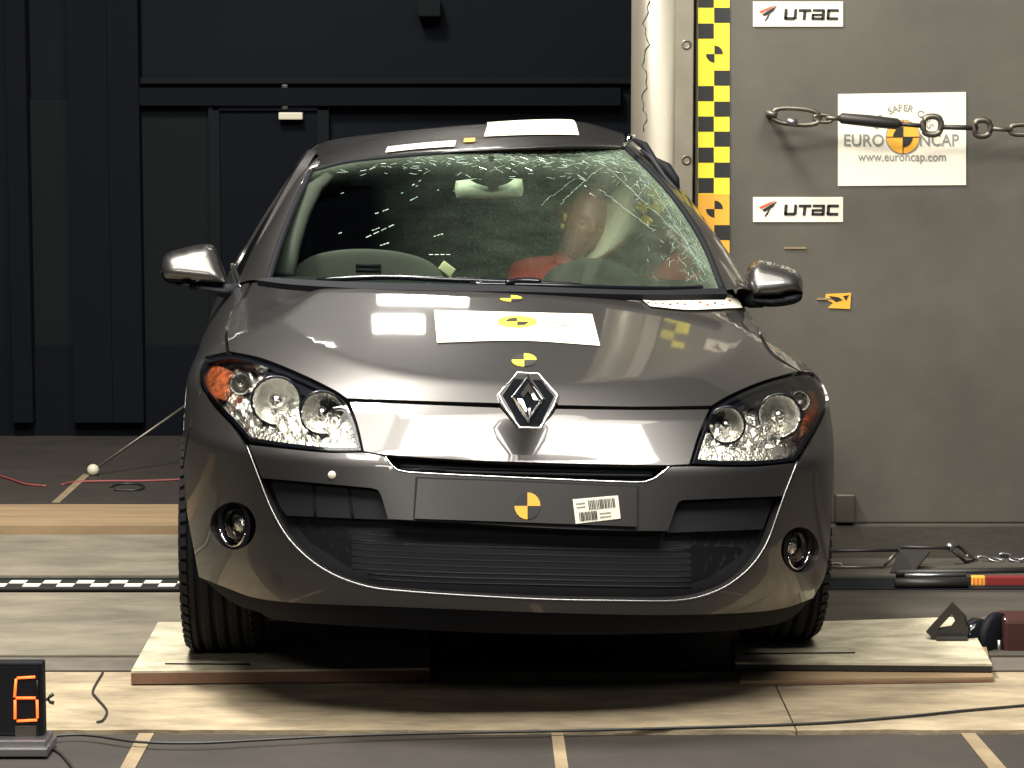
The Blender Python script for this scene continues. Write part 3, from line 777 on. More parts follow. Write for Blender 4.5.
# fog lamps
def fog(cx, cy, rx, ry, nx):
    c = Vector(cast((cx, cy))[0]); s = 6.35/FPX
    nrm = Vector(grad(hull_f, np.array([c]))[0]); nrm.z *= .3; nrm.normalize(); q = nrm.to_track_quat('Z', 'Y').to_matrix().to_4x4(); r_ = ry*s
    mt = Matrix.Translation(c+Vector((0, .022, 0))) @ q
    bm = bmesh.new(); add_lathe(bm, [(r_*1.16, -.002), (r_*1.0, .004), (r_*.95, -.01), (r_*.9, -.04), (0, -.045)], 32, mt)
    base = obj('fog_lamp', bm, M['black'], car)
    bm = bmesh.new(); mt2 = mt @ Matrix.Translation((0, -r_*.05, 0))
    add_lathe(bm, [(r_*.72, -.02), (r_*.72, -.005), (r_*.6, -.02), (r_*.35, -.034), (0, -.037)], 28, mt2); obj('reflector', bm, M['gloss'], base)
    bm = bmesh.new(); add_lathe(bm, [(r_*.40, -.032), (r_*.36, -.02), (r_*.2, -.012), (0, -.010)], 16, mt2); obj('bulb_cap', bm, M['facet'], base)
    bm = bmesh.new(); add_lathe(bm, [(r_*.7, -.004), (r_*.5, .006), (r_*.25, .011), (0, .012)], 28, mt2); obj('lens', bm, M['lens'], base)
    bm = bmesh.new(); add_tube(bm, [mt @ Vector((r_*.93*math.cos(R(a)), r_*.93*math.sin(R(a)), .002)) for a in range(200, 345, 8)], .0035, 8); obj('chrome_arc', bm, M['chrome'], base)
fog(233, 526, 21, 23, -.65); fog(800, 549, 19, 23, .55)
# washer nozzle cap
c = Vector(cast((332, 475))[0]); bm = bmesh.new(); add_lathe(bm, [(.010, 0), (.010, .003), (.008, .005), (0, .0055)], 16, Matrix.Translation(c) @ Vector((-.1, -1, 0)).to_track_quat('Z', 'Y').to_matrix().to_4x4()); obj('sensor_cap', bm, M['white'], car)

# diamond emblem
emc = P(527.5, 399, .045)
em = panel('emblem', outline([(516, 372.5), (539, 373)], [(539, 373), (558.5, 395)], [(558.5, 395), (555, 407), (541, 427.5)], [(541, 427.5), (518, 427.5)], [(518, 427.5), (502, 408), (497, 395)], [(497, 395), (516, 372.5)], step=5), M['paint'], car, step=5, push=-.006, rim=.02)
def ept(x, y, f): return emc+Vector(((x-527.5)*s6, -f, (399-y)*s6*1.02))+Vector((0, (399-y)*s6*.45, 0))
s6 = 6.05/FPX
tube('rim', [ept(*p, .010) for p in [(517, 374), (538, 374.5), (557, 394.5), (553, 406), (540, 426), (519, 426), (503, 406), (498.5, 394.5)]], .0035, M['chrome'], em, closed=True)
bm = bmesh.new(); add_ = []
dark = [(514, 380), (541, 380.5), (554, 396), (540, 424), (519, 424), (502, 396)]
bm.faces.new([bm.verts.new(ept(x, y, .006)) for x, y in dark]); obj('backing', bm, M['gloss'], em, smooth=False)
bm = bmesh.new()
o_ = [(527.5, 374.5), (545, 398), (528.5, 422), (510.5, 397)]; i_ = [(527.5, 391), (533, 399), (528, 408), (522.5, 398.5)]; mid = [((a[0]*.5+b[0]*.5), (a[1]*.5+b[1]*.5)) for a, b in zip(o_, i_)]
A = [bm.verts.new(ept(x, y, .009)) for x, y in o_]; B = [bm.verts.new(ept(x, y, .024)) for x, y in mid]; C_ = [bm.verts.new(ept(x, y, .011)) for x, y in i_]
for k in range(4):
    bm.faces.new((A[k], A[(k+1) % 4], B[(k+1) % 4], B[k])); bm.faces.new((B[k], B[(k+1) % 4], C_[(k+1) % 4], C_[k]))
bmesh.ops.recalc_face_normals(bm, faces=bm.faces)
obj('diamond', bm, M['chrome'], em, smooth=False)

# stickers on the bonnet and plate: things resting on the car
def onhull(parent, push):
    pl_ = Mf
    def f(px):
        p = cast(px); g = grad(hull_f, p); p = p-g*push
        wv = p@Mf[:3, :3].T+Mf[:3, 3]; return wv-np.array(parent.location)
    return f
def hsheet(name, poly, m, parent, push, step=5, rim=.001):
    V, T = triangulate(poly, (), step); q = onhull(parent, push)(V)
    me = bpy.data.meshes.new(name)
    inw = np.tile(np.array((0, .5, -.8)), (len(q), 1)); VV, FF = rimmed(q, T, rim, inw)
    me.from_pydata(VV, [], FF); me.update(); return obj(name, me, m, parent)
def wcast(x, y): return Vector(Mf[:3, :3]@cast((x, y))[0]+Mf[:3, 3])
st = empty('bonnet_sticker', wcast(517, 328), 'white rectangular programme sticker across the middle of the bonnet', 'sticker')
hsheet('sheet', outline([(434, 311), (592, 315)], [(592, 315), (600, 346.5)], [(600, 346.5), (520, 341.5), (437, 343.5)], [(437, 343.5), (434, 311)], step=5), M['white'], st, -.003)
hsheet('disc', full_ := np.array(full(517, 323, 20, 6)), M['yellow'], st, -.0042, step=4)
hsheet('disc_quarter', np.array([(517, 323), (505, 323), (509, 320), (517, 319)]), M['blk'], st, -.0052, step=4)
hsheet('disc_quarter', np.array([(517, 323), (529, 323.5), (525, 326.5), (517, 327)]), M['blk'], st, -.0052, step=4)
text_px('lettering', 'EURO', 461, 320, 491, 326, M['grey_ink'], st, 0, mapper=onhull(st, -.0045))
text_px('lettering', 'NCAP', 540, 323, 577, 329, M['grey_ink'], st, 0, mapper=onhull(st, -.0045))
def quarters(name, cx, cy, rx, ry, label, yel='yellow', push=-.002):
    t = empty(name, wcast(cx, cy), label, 'marker')
    for k in range(4):
        hsheet('quarter', np.array(sector(cx, cy, rx, ry, k*90, k*90+90, 5)), M['blk' if k % 2 == 0 else yel], t, push-.0001*k, step=5)
quarters('target_marker', 524, 360.5, 12.5, 6.5, 'yellow and black round target just above the nose emblem')
quarters('target_marker', 511, 299, 11, 3, 'yellow and black round target between wiper and bonnet sticker')
quarters('target_marker', 527, 506.5, 13, 13.5, 'orange and black round target on the blank number plate', 'orange', -.012)
# speckled sheet at the rear corner of the bonnet
rs = empty('speckled_sticker', wcast(688, 304), 'white speckled paper strip at the rear corner of the bonnet by the pillar', 'sticker')
hsheet('sheet', outline([(636, 296.5), (690, 300), (736, 299)], [(736, 299), (741, 309)], [(741, 309), (690, 311.5), (650, 308)], [(650, 308), (636, 296.5)], step=5), M['white'], rs, -.006)
rn = random.Random(5)
for k in range(12):
    hsheet('printed_speckle', ringpx(648+k*7.3, 302+rn.uniform(-.5, 5), 1.5, .8, 6), M[('red_ink', 'blk')[k % 3 == 0]], rs, -.0075, step=5)
bc = empty('barcode_label', wcast(596, 510), 'small cream barcode label stuck on the blank number plate', 'sticker')
hsheet('sheet', np.array([(572, 500), (617, 496), (619.5, 519), (575, 524.5)]), M['white'], bc, -.013, step=9)
def bq(u, v):  # label frame
    a, b, c, d = np.array((572, 500.)), np.array((617, 496.)), np.array((619.5, 519)), np.array((575, 524.5))
    return (a*(1-u)+b*u)*(1-v)+(d*(1-u)+c*u)*v
for (u0, u1, v0, v1, n) in ((.33, .93, .10, .50, 17), (.10, .50, .56, .92, 12)):
    bm = bmesh.new(); mp_ = onhull(bc, -.0145)
    for k in range(n):
        a = u0+(u1-u0)*k/n; b = a+(u1-u0)/n*(.45+.35*rn.random())
        q = mp_(np.array([bq(a, v0), bq(b, v0), bq(b, v1), bq(a, v1)])); bm.faces.new([bm.verts.new(v) for v in q])
    obj('barcode', bm, M['blk'], bc, smooth=False, kind='stuff')
for v in (.2, .35, .7, .85):
    u0, u1 = ((.06, .26) if v < .5 else (.55, .8)); q = onhull(bc, -.0145)(np.array([bq(u0, v-.025), bq(u1, v-.025), bq(u1, v+.025), bq(u0, v+.025)]))
    bm = bmesh.new(); bm.faces.new([bm.verts.new(p) for p in q]); obj('printed_line', bm, M['grey_ink'], bc, smooth=False)

# windscreen
def wsf(p):
    X, Y, z = p[:, 0], p[:, 1], p[:, 2]
    return (1.13+2.28*(z-1.035)+.55*X*X-.35*np.clip(z-1.05, 0, None)*(1.43-z))-Y
KW = dict(fn=wsf, lo=6.8, hi=9.6)
ws = outline([(271, 280), (282, 243), (297, 205), (313, 172)], [(313, 172), (350, 163), (410, 157), (470, 153), (540, 149), (600, 148), (626, 150)], [(626, 150), (651, 175), (676, 205), (700, 243), (720, 290)], [(720, 290), (640, 292), (512, 287), (400, 283), (271, 280)], step=6)
def craze(V):
    x, y = V[:, 0], V[:, 1]
    ytop = np.interp(x, [313, 350, 410, 470, 540, 600, 626], [172, 163, 157, 153, 149, 148, 150])
    xr = np.interp(y, [150, 175, 205, 243, 290], [626, 651, 676, 700, 720])
    a = np.exp(-np.clip(y-ytop-2, 0, None)/np.interp(x, [300, 400, 480, 600], [3, 4, 11, 17]))*np.interp(x, [300, 370, 420, 520, 620], [.3, .4, .6, .85, .95])
    b = np.exp(-np.clip(xr-x, 0, None)/24.)*.8
    c = np.interp(x, [370, 500, 600, 720], [0, .10, .15, .28])
    d_ = 0
    return np.clip(np.maximum(np.maximum(a, b), c)+d_, 0, 1)
panel('windscreen', ws, M['screen'], car, step=6, push=0, rim=.003, attr=('craze', craze), **KW)
# black edge band and cowl
tube_px('screen_seal', [(313, 171), (350, 162), (410, 156), (470, 152), (540, 148), (600, 147), (627, 149)], .009, M['black'], car, push=-.001, **KW)
tube_px('screen_seal', [(268, 281), (280, 243), (295, 205), (311, 172)], .010, M['black'], car, push=-.001, **KW)
tube_px('screen_seal', [(627, 150), (653, 175), (679, 205), (703, 243), (722, 290)], .011, M['black'], car, push=-.001, **KW)
cw = outline([(268, 277), (320, 280.5), (400, 283), (512, 285.5), (640, 290), (724, 288)], [(724, 288), (728, 294)], [(728, 294), (640, 294.5), (512, 291.5), (400, 290), (300, 285), (256, 280)], [(256, 281), (268, 277)], step=6)
panel('cowl', cw, M['black'], car, step=6, push=.0, rim=.02, fn=lambda p: (1.17+.50*p[:, 0]**2+(p[:, 2]-1.03)*2.0)-p[:, 1], lo=6.6, hi=9)
for pts, r_ in (([(318, 284), (380, 281), (440, 283), (512, 286), (580, 289)], .008), ([(470, 288), (540, 289), (600, 291), (660, 292), (700, 291)], .008)):
    w_ = tube_px('wiper', pts, r_, M['gloss'], car, push=-.012, **KW)
tube_px('wiper_arm', [(505, 289), (522, 287), (540, 288)], .010, M['gloss'], car, push=-.02, **KW)
# cracks in the glass, plus glints painted as pale slivers
rn = random.Random(11)
bm = bmesh.new()
def seg3(pa, pb, wd):
    q = cast(np.array([pa, pb]), wsf, 6.8, 9.6, 120); g = grad(wsf, q); q = q-g*(-.0015)
    a, b = Vector(q[0]), Vector(q[1]); t = (b-a)
    if t.length < 1e-5: return
    s = t.normalized().cross(Vector(g[0])).normalized()*wd
    nn = Vector(g[0])*(-wd*.7)
    v = [bm.verts.new(p) for p in (a-s, a+s, a-nn, b-s, b+s, b-nn)]
    for f in ((0, 3, 5, 2), (2, 5, 4, 1), (0, 1, 4, 3)): bm.faces.new([v[i] for i in f])
segs = []
for k in range(260):
    x = rn.triangular(330, 650, 600); yt = np.interp(x, [313, 410, 470, 540, 600, 626], [172, 157, 153, 149, 148, 150]) + abs(rn.gauss(0, 1))*np.interp(x, [320, 600], [4, 13])+2
    if x > 626: yt += (x-626)*1.0+3
    a = rn.uniform(-.6, .6); L = rn.uniform(2, 9); segs.append(((x, yt), (x+L*math.cos(a), yt+L*math.sin(a)), rn.uniform(.0004, .0012)))
for k in range(230):
    y = rn.uniform(152, 285); xr = np.interp(y, [150, 175, 205, 243, 290], [626, 651, 676, 700, 720]) - 3-abs(rn.gauss(0, 1))*18
    a = rn.choice((rn.gauss(1.0, .3), rn.gauss(-.5, .4))); L = rn.uniform(2, 7); 
    xe, ye = xr-L*math.cos(a), y-L*math.sin(a)
    if ye < 153 or ye > 284: continue
    segs.append(((xr, y), (xe, ye), rn.uniform(.0003, .0007)))
for (x0, y0, x1, y1) in ((370, 216, 390, 209), (376, 214, 389, 209.5), (366, 238, 396, 224), (372, 231, 380, 228), (341, 194, 344, 193), (401, 194, 403, 193), (410, 201, 418, 197), (415, 187, 418, 186), (338, 234, 342, 233), (436, 191, 440, 190), (452, 192, 454, 191), (430, 238, 444, 234), (429, 255, 452, 255), (412, 186, 425, 178), (380, 246, 393, 242)):
    n = 4
    for k in range(n):
        if rn.random() < .25: continue
        t0, t1 = k/n, (k+.7)/n
        segs.append(((x0+(x1-x0)*t0, y0+(y1-y0)*t0), (x0+(x1-x0)*t1, y0+(y1-y0)*t1), rn.uniform(.0012, .0024)))
for (a, b) in (((600, 190), (655, 232)), ((560, 205), (598, 170)), ((540, 206), (575, 178)), ((645, 185), (636, 202)), ((610, 170), (700, 255)), ((655, 190), (705, 275))):
    n = 9
    for k in range(n):
        j = rn.uniform(-1.5, 1.5)
        segs.append(((a[0]+(b[0]-a[0])*k/n+j, a[1]+(b[1]-a[1])*k/n), (a[0]+(b[0]-a[0])*(k+1)/n, a[1]+(b[1]-a[1])*(k+1)/n+j), .0006))
for s in segs: seg3(*s)
obj('glass_cracks_glints', bm, M['glint'], car, smooth=False, kind='stuff')

# roof: header row from photograph, the rest in car coordinates
row0 = [P(306, 172, 2.30), P(330, 163, 2.17), P(370, 157.5, 2.07), P(420, 152, 2.01), P(470, 149, 1.99), P(540, 145.5, 2.0), P(592, 144.5, 2.08), P(628, 147, 2.2)]
row1 = [P(308, 164, 2.42), P(334, 156, 2.35), P(374, 148, 2.28), P(424, 142, 2.22), P(472, 138.5, 2.2), P(536, 136, 2.2), P(588, 137, 2.25), P(627, 143, 2.32)]
row2 = [P(318, 156, 2.75), P(345, 146, 2.7), P(385, 136, 2.7), P(430, 129, 2.7), P(476, 124.5, 2.7), P(533, 121, 2.7), P(580, 122, 2.7), P(618, 133, 2.7)]
xs = [-.585, -.50, -.36, -.18, 0, .2, .37, .47]
row3 = [Vector((x, 3.3, 1.475-.22*abs(x)**2.2-(.03 if i in (0, 7) else 0))) for i, x in enumerate(xs)]
xs = [-.56, -.48, -.34, -.18, 0, .2, .38, .52]
row4 = [Vector((x, 3.85, 1.42-.22*abs(x)**2.2-(.03 if i in (0, 7) else 0))) for i, x in enumerate(xs)]
rowf = [p+Vector((0, .012, -.014)) for p in row0]
grid_patch('roof', [rowf, row0, row1, row2, row3, row4], M['paint'], car, 12, 12)
grid_patch('headliner', [[p+Vector((0, .03, -.035)) for p in r] for r in (row0, row1, row2, row3, row4)], M['dash'], car, 3, 3)
_rr = [catmull([tuple(p) for p in r], 12) for r in [rowf, row0, row1, row2, row3, row4]]
_rc = np.array([catmull([r[i] for r in _rr], 12) for i in range(len(_rr[0]))])   # u, v, xyz
def roofpt(u, v):
    """u across 0..1, v 0 at the header, 1 at the crown row"""
    a = u*(_rc.shape[0]-1); c = 12+v*24
    i, j = min(int(a), _rc.shape[0]-2), min(int(c), _rc.shape[1]-2); fu, fv = a-i, c-j
    return Vector((_rc[i, j]*(1-fu)+_rc[i+1, j]*fu)*(1-fv)+(_rc[i, j+1]*(1-fu)+_rc[i+1, j+1]*fu)*fv)
rfs = empty('roof_sheet_highlight', CARM @ roofpt(.6, .8), 'white sheet with painted-in highlight flat on top of the roof, seen edge-on', 'sticker')  # the sheet's white also stands for the highlight on the roof
def roofsheet(name, pts, m, parent):
    bm = bmesh.new(); wm = CARM
    g = []
    (u0, v0), (u1, v1) = pts
    for j in range(7):
        g.append([bm.verts.new(wm @ (roofpt(u0+(u1-u0)*i/12, v0+(v1-v0)*j/6)+Vector((0, -.001, .005)))-parent.location) for i in range(13)])
    for j in range(6):
        for i in range(12): bm.faces.new((g[j][i], g[j][i+1], g[j+1][i+1], g[j+1][i]))
    obj(name, bm, m, parent)
roofsheet('sheet', ((.60, .50), (.83, 1.08)), M['white'], rfs)
rf2 = empty('roof_sheet_highlight', CARM @ roofpt(.45, .4), 'narrow painted-in white reflection with an orange end on the front of the roof', 'sticker')  # white strip painted in where the roof shows a reflection
roofsheet('sheet', ((.33, .12), (.53, .40)), M['white'], rf2); roofsheet('orange_end', ((.552, .30), (.58, .46)), M['orange'], rf2)
# pillars
def strip3(name, outer, innr, m, bulge=(0, -.02, .012), parent=car):
    rows = []
    for a, b in zip(outer, innr):
        A_, B_ = P(*a), P(*b); mid_ = (A_+B_)/2+Vector(bulge); rows.append([A_+Vector((0, .05, -.01)), A_, mid_, B_, B_+Vector((0, .02, -.02))])
    return grid_patch(name, rows, m, parent, 4, 5)
strip3('front_pillar', [(237, 284, 1.66), (250, 256, 1.76), (268, 222, 1.95), (286, 190, 2.15), (302, 168, 2.32), (312, 159, 2.5)], [(268, 283, 1.44), (277, 250, 1.60), (289, 216, 1.82), (303, 185, 2.03), (312, 172, 2.18), (322, 165, 2.28)], M['paint'])
strip3('front_pillar', [(756, 293, 1.62), (735, 262, 1.78), (710, 226, 1.98), (684, 192, 2.12), (655, 160, 2.22), (630, 140, 2.34)], [(724, 291, 1.42), (706, 248, 1.62), (686, 214, 1.82), (664, 186, 2.0), (640, 160, 2.12), (622, 147, 2.22)], M['paint'])
# torn roof seal hanging by the pole
tube('torn_seal', [P(633, 139, 2.22), P(645, 146, 2.16), P(655, 160, 2.12), P(667, 168, 2.08), P(676, 180, 2.05), P(679, 189, 2.04)], [.006, .014, .010, .018, .013, .004], M['black'], car, n=7)
tube('torn_seal', [P(641, 150, 2.14), P(652, 158, 2.1), P(664, 176, 2.05), P(684, 199, 2.0), P(704, 226, 1.92)], [.004, .010, .008, .009, .005], M['dark'], car, n=7)
tube('torn_trim', [P(624, 146, 2.1), P(629, 138, 2.1), P(634, 136, 2.14)], [.004, .014, .006], M['chrome'], car, n=6)

# mirrors
def mirror(poly_pts, low_pts, Y, arm, bulge, glassx):
    poly = outline(*poly_pts, step=3); V, T = triangulate(poly, (), 3.5); d = bdist(V, poly); dm = d.max()
    s = np.sqrt(np.clip(1-(1-np.clip(d/dm, 0, 1))**3, 0, 1))
    def build(name, V, T, s, m, Y, bulge, parent, back=.03):
        ym = V[:, 1].max(); p = [np.array(P(v[0], v[1], Y-bulge*k+.0016*(ym-v[1])*(1 if m is M['paint'] else 0))) for v, k in zip(V, s)]
        VV, FF = rimmed(p, T, 1, np.tile(np.array((0, back+.0, 0)), (len(p), 1)))
        b0 = len(VV)
        me = bpy.data.meshes.new(name); me.from_pydata(VV, [], FF); me.update()
        bm = bmesh.new(); bm.from_mesh(me); bmesh.ops.holes_fill(bm, edges=[e for e in bm.edges if e.is_boundary]); bmesh.ops.recalc_face_normals(bm, faces=bm.faces)
        return obj(name, bm, m, parent)
    mr = build('door_mirror', V, T, s, M['paint'], Y, bulge, car)
    poly = outline(*low_pts, step=3); V, T = triangulate(poly, (), 4); d = bdist(V, poly); s = np.sqrt(np.clip(1-(1-np.clip(d/d.max(), 0, 1))**2, 0, 1))
    build('mirror_base', V, T, s, M['black'], Y+.005, bulge*.75, mr)
    tube('mirror_arm', [P(*a) for a in arm], [.022, .026, .03], M['black'], mr)
    gp = outline(*poly_pts, step=6); gp = inset(gp, 3); V, T = triangulate(gp, (), 12)
    me = mesh_from([P(v[0], v[1], Y+.10) for v in V], T[:, ::-1]); obj('mirror_glass', me, M['chrome'], mr, smooth=False)
mirror([[(163, 279), (160, 268), (165, 255), (185, 248), (204, 244.5), (214, 247), (219, 258), (224, 272), (229, 286)], [(229, 286), (195, 283), (163, 279)]],
       [[(160, 271), (165, 280), (195, 283.5), (231, 287)], [(231, 287), (235, 291), (228, 298), (205, 293), (180, 286), (165, 281), (160, 271)]], 1.62, [(222, 290, 1.6), (232, 292, 1.62), (243, 293, 1.68)], .06, 0)
mirror([[(747, 285), (749, 270), (757, 261), (775, 263), (795, 270), (802, 279), (803, 292)], [(803, 292), (775, 297), (753, 298)], [(753, 298), (747, 285)]],
       [[(750, 296), (775, 297), (803, 291)], [(803, 291), (801, 300), (790, 305), (768, 307), (755, 303), (750, 296)]], 1.55, [(762, 301, 1.55), (752, 300, 1.58), (744, 296, 1.64)], .06, 0)

# body sides built in side elevation
def side_panel(name, poly, m, sgn, push=0, rim=.02, step=.06, holes=(), upper=False, kind=None):
    V, T = triangulate(poly, holes, step)
    Y, z = V[:, 0], V[:, 1]
    X = side(Y, z)
    # greenhouse above the belt line
    gb = side(Y, np.full_like(z, .97)); X = np.where(z > .97, gb-(z-.97)*.48-(z-.97)**2*.25, X)
    if sgn > 0: X = X-np.clip(X-.56, 0, None)*np.exp(-((Y-2.42)/.27)**2)
    X = X-push
    p = np.stack([X*sgn, Y, z], 1)
    if np.cross(p[T[:, 1]]-p[T[:, 0]], p[T[:, 2]]-p[T[:, 0]])[:, 0].sum()*sgn < 0: T = T[:, ::-1]
    if rim: VV, FF = rimmed(p, T, rim, np.tile(np.array((-sgn, 0, 0.)), (len(p), 1)))
    else: VV, FF = [tuple(v) for v in p], [tuple(int(i) for i in t) for t in T]
    me = bpy.data.meshes.new(name); me.from_pydata(VV, [], FF); me.update()
    return obj(name, me, m, parent=car)
def arc(cy, cz, r, a0, a1, n=10): return [(cy+r*math.cos(R(a0+(a1-a0)*k/n)), cz+r*math.sin(R(a0+(a1-a0)*k/n))) for k in range(n+1)]
def belt(Y): return float(np.interp(Y, [1.0, 1.6, 2.6, 3.6, 4.1], [.93, .985, 1.0, 1.03, 1.05]))
FW, RWH = .88, 3.52
for sg in (-1, 1):
    fend = outline([(.80, .74)]+[(.9, .80), (1.0, .86), (1.15, .90), (1.45, .965)], [(1.45, .965), (1.42, .7)], [(1.42, .7), (1.44, .30)], [(1.44, .30), (FW+.36, .32)], arc(FW, .37, .355, 0, 100), [(FW-.06, .72), (.80, .74)], step=.05)
    side_panel('wing', fend, M['paint'], sg, push=.004)
    dr = outline([(1.455, .96), (1.6, .985), (2.1, .995), (2.56, 1.0)], [(2.56, 1.0), (2.57, .33)], [(2.57, .33), (1.45, .30)], [(1.45, .30), (1.43, .7), (1.455, .96)], step=.05)
    side_panel('front_door', dr, M['paint'], sg)
    rd = outline([(2.575, 1.0), (3.0, 1.01), (3.4, 1.02)], [(3.4, 1.02), (3.34, .8)], [(3.34, .8), (3.17, .5)], [(3.17, .5), (3.13, .33)], [(3.13, .33), (2.585, .33)], [(2.585, .33), (2.575, 1.0)], step=.05)
    side_panel('rear_door', rd, M['paint'], sg)
    qp = outline([(3.41, 1.02), (3.6, 1.03), (4.1, 1.04)], [(4.1, 1.04), (4.24, .8), (4.26, .4)], [(4.26, .4), (RWH+.36, .32)], arc(RWH, .37, .355, 0, 180)[1:], [(RWH-.355, .37), (3.18, .5)], [(3.18, .5), (3.35, .8)], [(3.35, .8), (3.41, 1.02)], step=.05)
    side_panel('rear_wing', qp, M['paint'], sg)
    sill = outline([(1.24, .32), (3.14, .32)], [(3.14, .32), (3.12, .22)], [(3.12, .22), (1.26, .22)], [(1.26, .22), (1.24, .32)], step=.05)
    side_panel('sill', sill, M['dark'], sg, push=.012)
    # glass and frames
    zt = lambda Y: float(np.interp(Y, [1.7, 2.3, 2.8, 3.4, 3.9], [1.10, 1.34, 1.37, 1.35, 1.25]))
    g1 = outline([(1.72, 1.0), (2.0, 1.18), (2.32, 1.33)], [(2.32, 1.33), (2.52, 1.345)], [(2.52, 1.345), (2.54, 1.01)], [(2.54, 1.01), (1.72, 1.0)], step=.06)
    side_panel('side_window', g1, M['glass'], sg, push=.012, rim=.004)
    g2 = outline([(2.62, 1.01), (2.62, 1.345)], [(2.62, 1.345), (3.0, 1.34), (3.35, 1.29)], [(3.35, 1.29), (3.42, 1.04)], [(3.42, 1.04), (2.62, 1.01)], step=.06)
    side_panel('side_window', g2, M['glass'], sg, push=.012, rim=.004)
    fr = outline([(1.62, .985), (1.72, 1.05), (2.0, 1.23), (2.3, 1.375), (2.8, 1.40), (3.4, 1.36), (3.8, 1.26), (4.1, 1.05)], [(4.1, 1.05), (3.41, 1.022), (2.56, 1.002), (1.62, .985)], step=.06)
    side_panel('side_frame', fr, M['paint'], sg, holes=(g1, g2), push=.004, rim=.03)
    wl = outline(arc(FW, .37, .40, 0, 180), [(FW-.4, .37), (FW-.36, .2)], [(FW-.36, .2), (FW+.36, .2)], [(FW+.36, .2), (FW+.4, .37)], step=.08)
    side_panel('wheel_liner', wl, M['void'], sg, push=.24, rim=.0, step=.1)
    wl2 = outline(arc(RWH, .37, .40, 0, 180), [(RWH-.4, .37), (RWH-.36, .2)], [(RWH-.36, .2), (RWH+.36, .2)], [(RWH+.36, .2), (RWH+.4, .37)], step=.08)
    side_panel('wheel_liner', wl2, M['void'], sg, push=.24, rim=.0, step=.1)
# underbody and tail
bm = bmesh.new(); add_box(bm, (0, 2.4, .27), (1.22, 3.4, .10), None, .02); obj('underbody', bm, M['void'], car, smooth=False)
bm = bmesh.new(); add_box(bm, (0, .75, .52), (1.1, .9, .42), None, .03); obj('engine_block', bm, M['void'], car, smooth=False)
rows = []
for (zz, yy, ww) in ((.30, 4.22, .62), (.45, 4.28, .70), (.62, 4.27, .74), (.80, 4.22, .76), (1.03, 4.10, .74), (1.25, 3.95, .62), (1.40, 3.84, .54)):
    rows.append([Vector((x*ww, yy-.16*abs(x)**2.5, zz)) for x in (-1, -.6, 0, .6, 1)])
grid_patch('tailgate', rows[:5], M['paint'], car, 5, 4)
grid_patch('rear_window', rows[4:], M['glass'], car, 5, 4)
for sg in (-1, 1):
    bm = bmesh.new(); add_box(bm, (sg*.66, 4.10, .88), (.20, .08, .18), Matrix.Rotation(R(sg*28), 3, 'Z'), .03); obj('tail_lamp', bm, M['redstrap'], car)
# firewall keeps the engine bay dark
bm = bmesh.new(); add_box(bm, (0, 1.22, .66), (1.30, .03, .62), None, 0); obj('firewall', bm, M['void'], car, smooth=False)

# wheels
def wheel(c, sg, steer=0, camber=0):
    """c: car-local centre"""
    mt = Matrix.Translation(c) @ Matrix.Rotation(steer, 4, 'Z') @ Matrix.Rotation(camber, 4, 'Y') @ Matrix.Rotation(math.pi/2*sg, 4, 'Y')
    w2, ro = .102, .318
    bm = bmesh.new()
    prof = [(.205, -w2*.80), (.235, -w2*1.0), (.27, -w2*1.05), (.298, -w2*1.0), (.311, -w2*.86)]
    gx = [-.78, -.52, -.5, -.42, -.40, -.14, -.12, -.04, -.02, .02, .04, .12, .14, .40, .42, .5, .52, .78]
    for a in (-.55, -.18, .18, .55):
        prof += [(ro, w2*(a-.13)), (ro, w2*(a-.07)), (ro-.011, w2*(a-.055)), (ro-.011, w2*(a+.055)), (ro, w2*(a+.07)), (ro, w2*(a+.13))]
    prof += [(.311, w2*.86), (.298, w2*1.0), (.27, w2*1.05), (.235, w2*1.0), (.205, w2*.80)]
    add_lathe(bm, prof, 64, mt)
    t = obj('wheel', bm, M['rubber'], car)
    bm = bmesh.new()  # shoulder lugs
    for k in range(60):
        a = k*2*math.pi/60
        for s_ in (-1, 1):
            m2 = mt @ Matrix.Rotation(a, 4, 'Z') @ Matrix.Translation((.309, 0, s_*w2*.88)) @ Matrix.Rotation(-s_*.6, 4, 'Y')
            r = bmesh.ops.create_cube(bm, size=1); bmesh.ops.transform(bm, matrix=m2 @ Matrix.Diagonal((.014, .022, .026, 1)), verts=r['verts'])
    obj('tread_lugs', bm, M['rubber'], t, smooth=False, kind='stuff')
    bm = bmesh.new(); add_lathe(bm, [(.205, -w2*.8), (.208, w2*.75), (.200, w2*.80), (.192, w2*.6), (.185, w2*.2), (.06, w2*.35), (.03, w2*.5), (0, w2*.5)], 40, mt); obj('rim', bm, M['alloy'], t)
    bm = bmesh.new()
    for k in range(5):
        m2 = mt @ Matrix.Rotation(k*2*math.pi/5, 4, 'Z') @ Matrix.Translation((.115, 0, w2*.55))
        r = bmesh.ops.create_cube(bm, size=1); bmesh.ops.transform(bm, matrix=m2 @ Matrix.Diagonal((.16, .045, .02, 1)), verts=r['verts'])
    obj('spokes', bm, M['alloy'], t, smooth=False)
PLZ = .0545
def wheel_at(px_outer, Y, sg, zc=None, steer=0):
    X = P(px_outer, 560, Y).x-sg*.104
    # rest on the plate top in world z
    wpt = CARM @ Vector((X, Y, 0)); zc_ = PLZ+.318-wpt.z
    wheel(Vector((X, Y, zc_/math.cos(ROLL))), sg, steer, -ROLL)
wheel_at(187, .88, -1, steer=R(-2)); wheel_at(811, .90, 1, steer=R(-2))
for sg in (-1, 1):
    X = sg*.77; wpt = CARM @ Vector((X, RWH, 0)); wheel(Vector((X, RWH, PLZ+.318-wpt.z)), sg, 0, -ROLL)
# suspension arm seen beside the left tyre
tube('suspension_arm', [P(258, 634, .80), P(262, 616, .80), P(290, 614, .80), P(340, 616, .85)], .022, M['steel'], car, n=8)

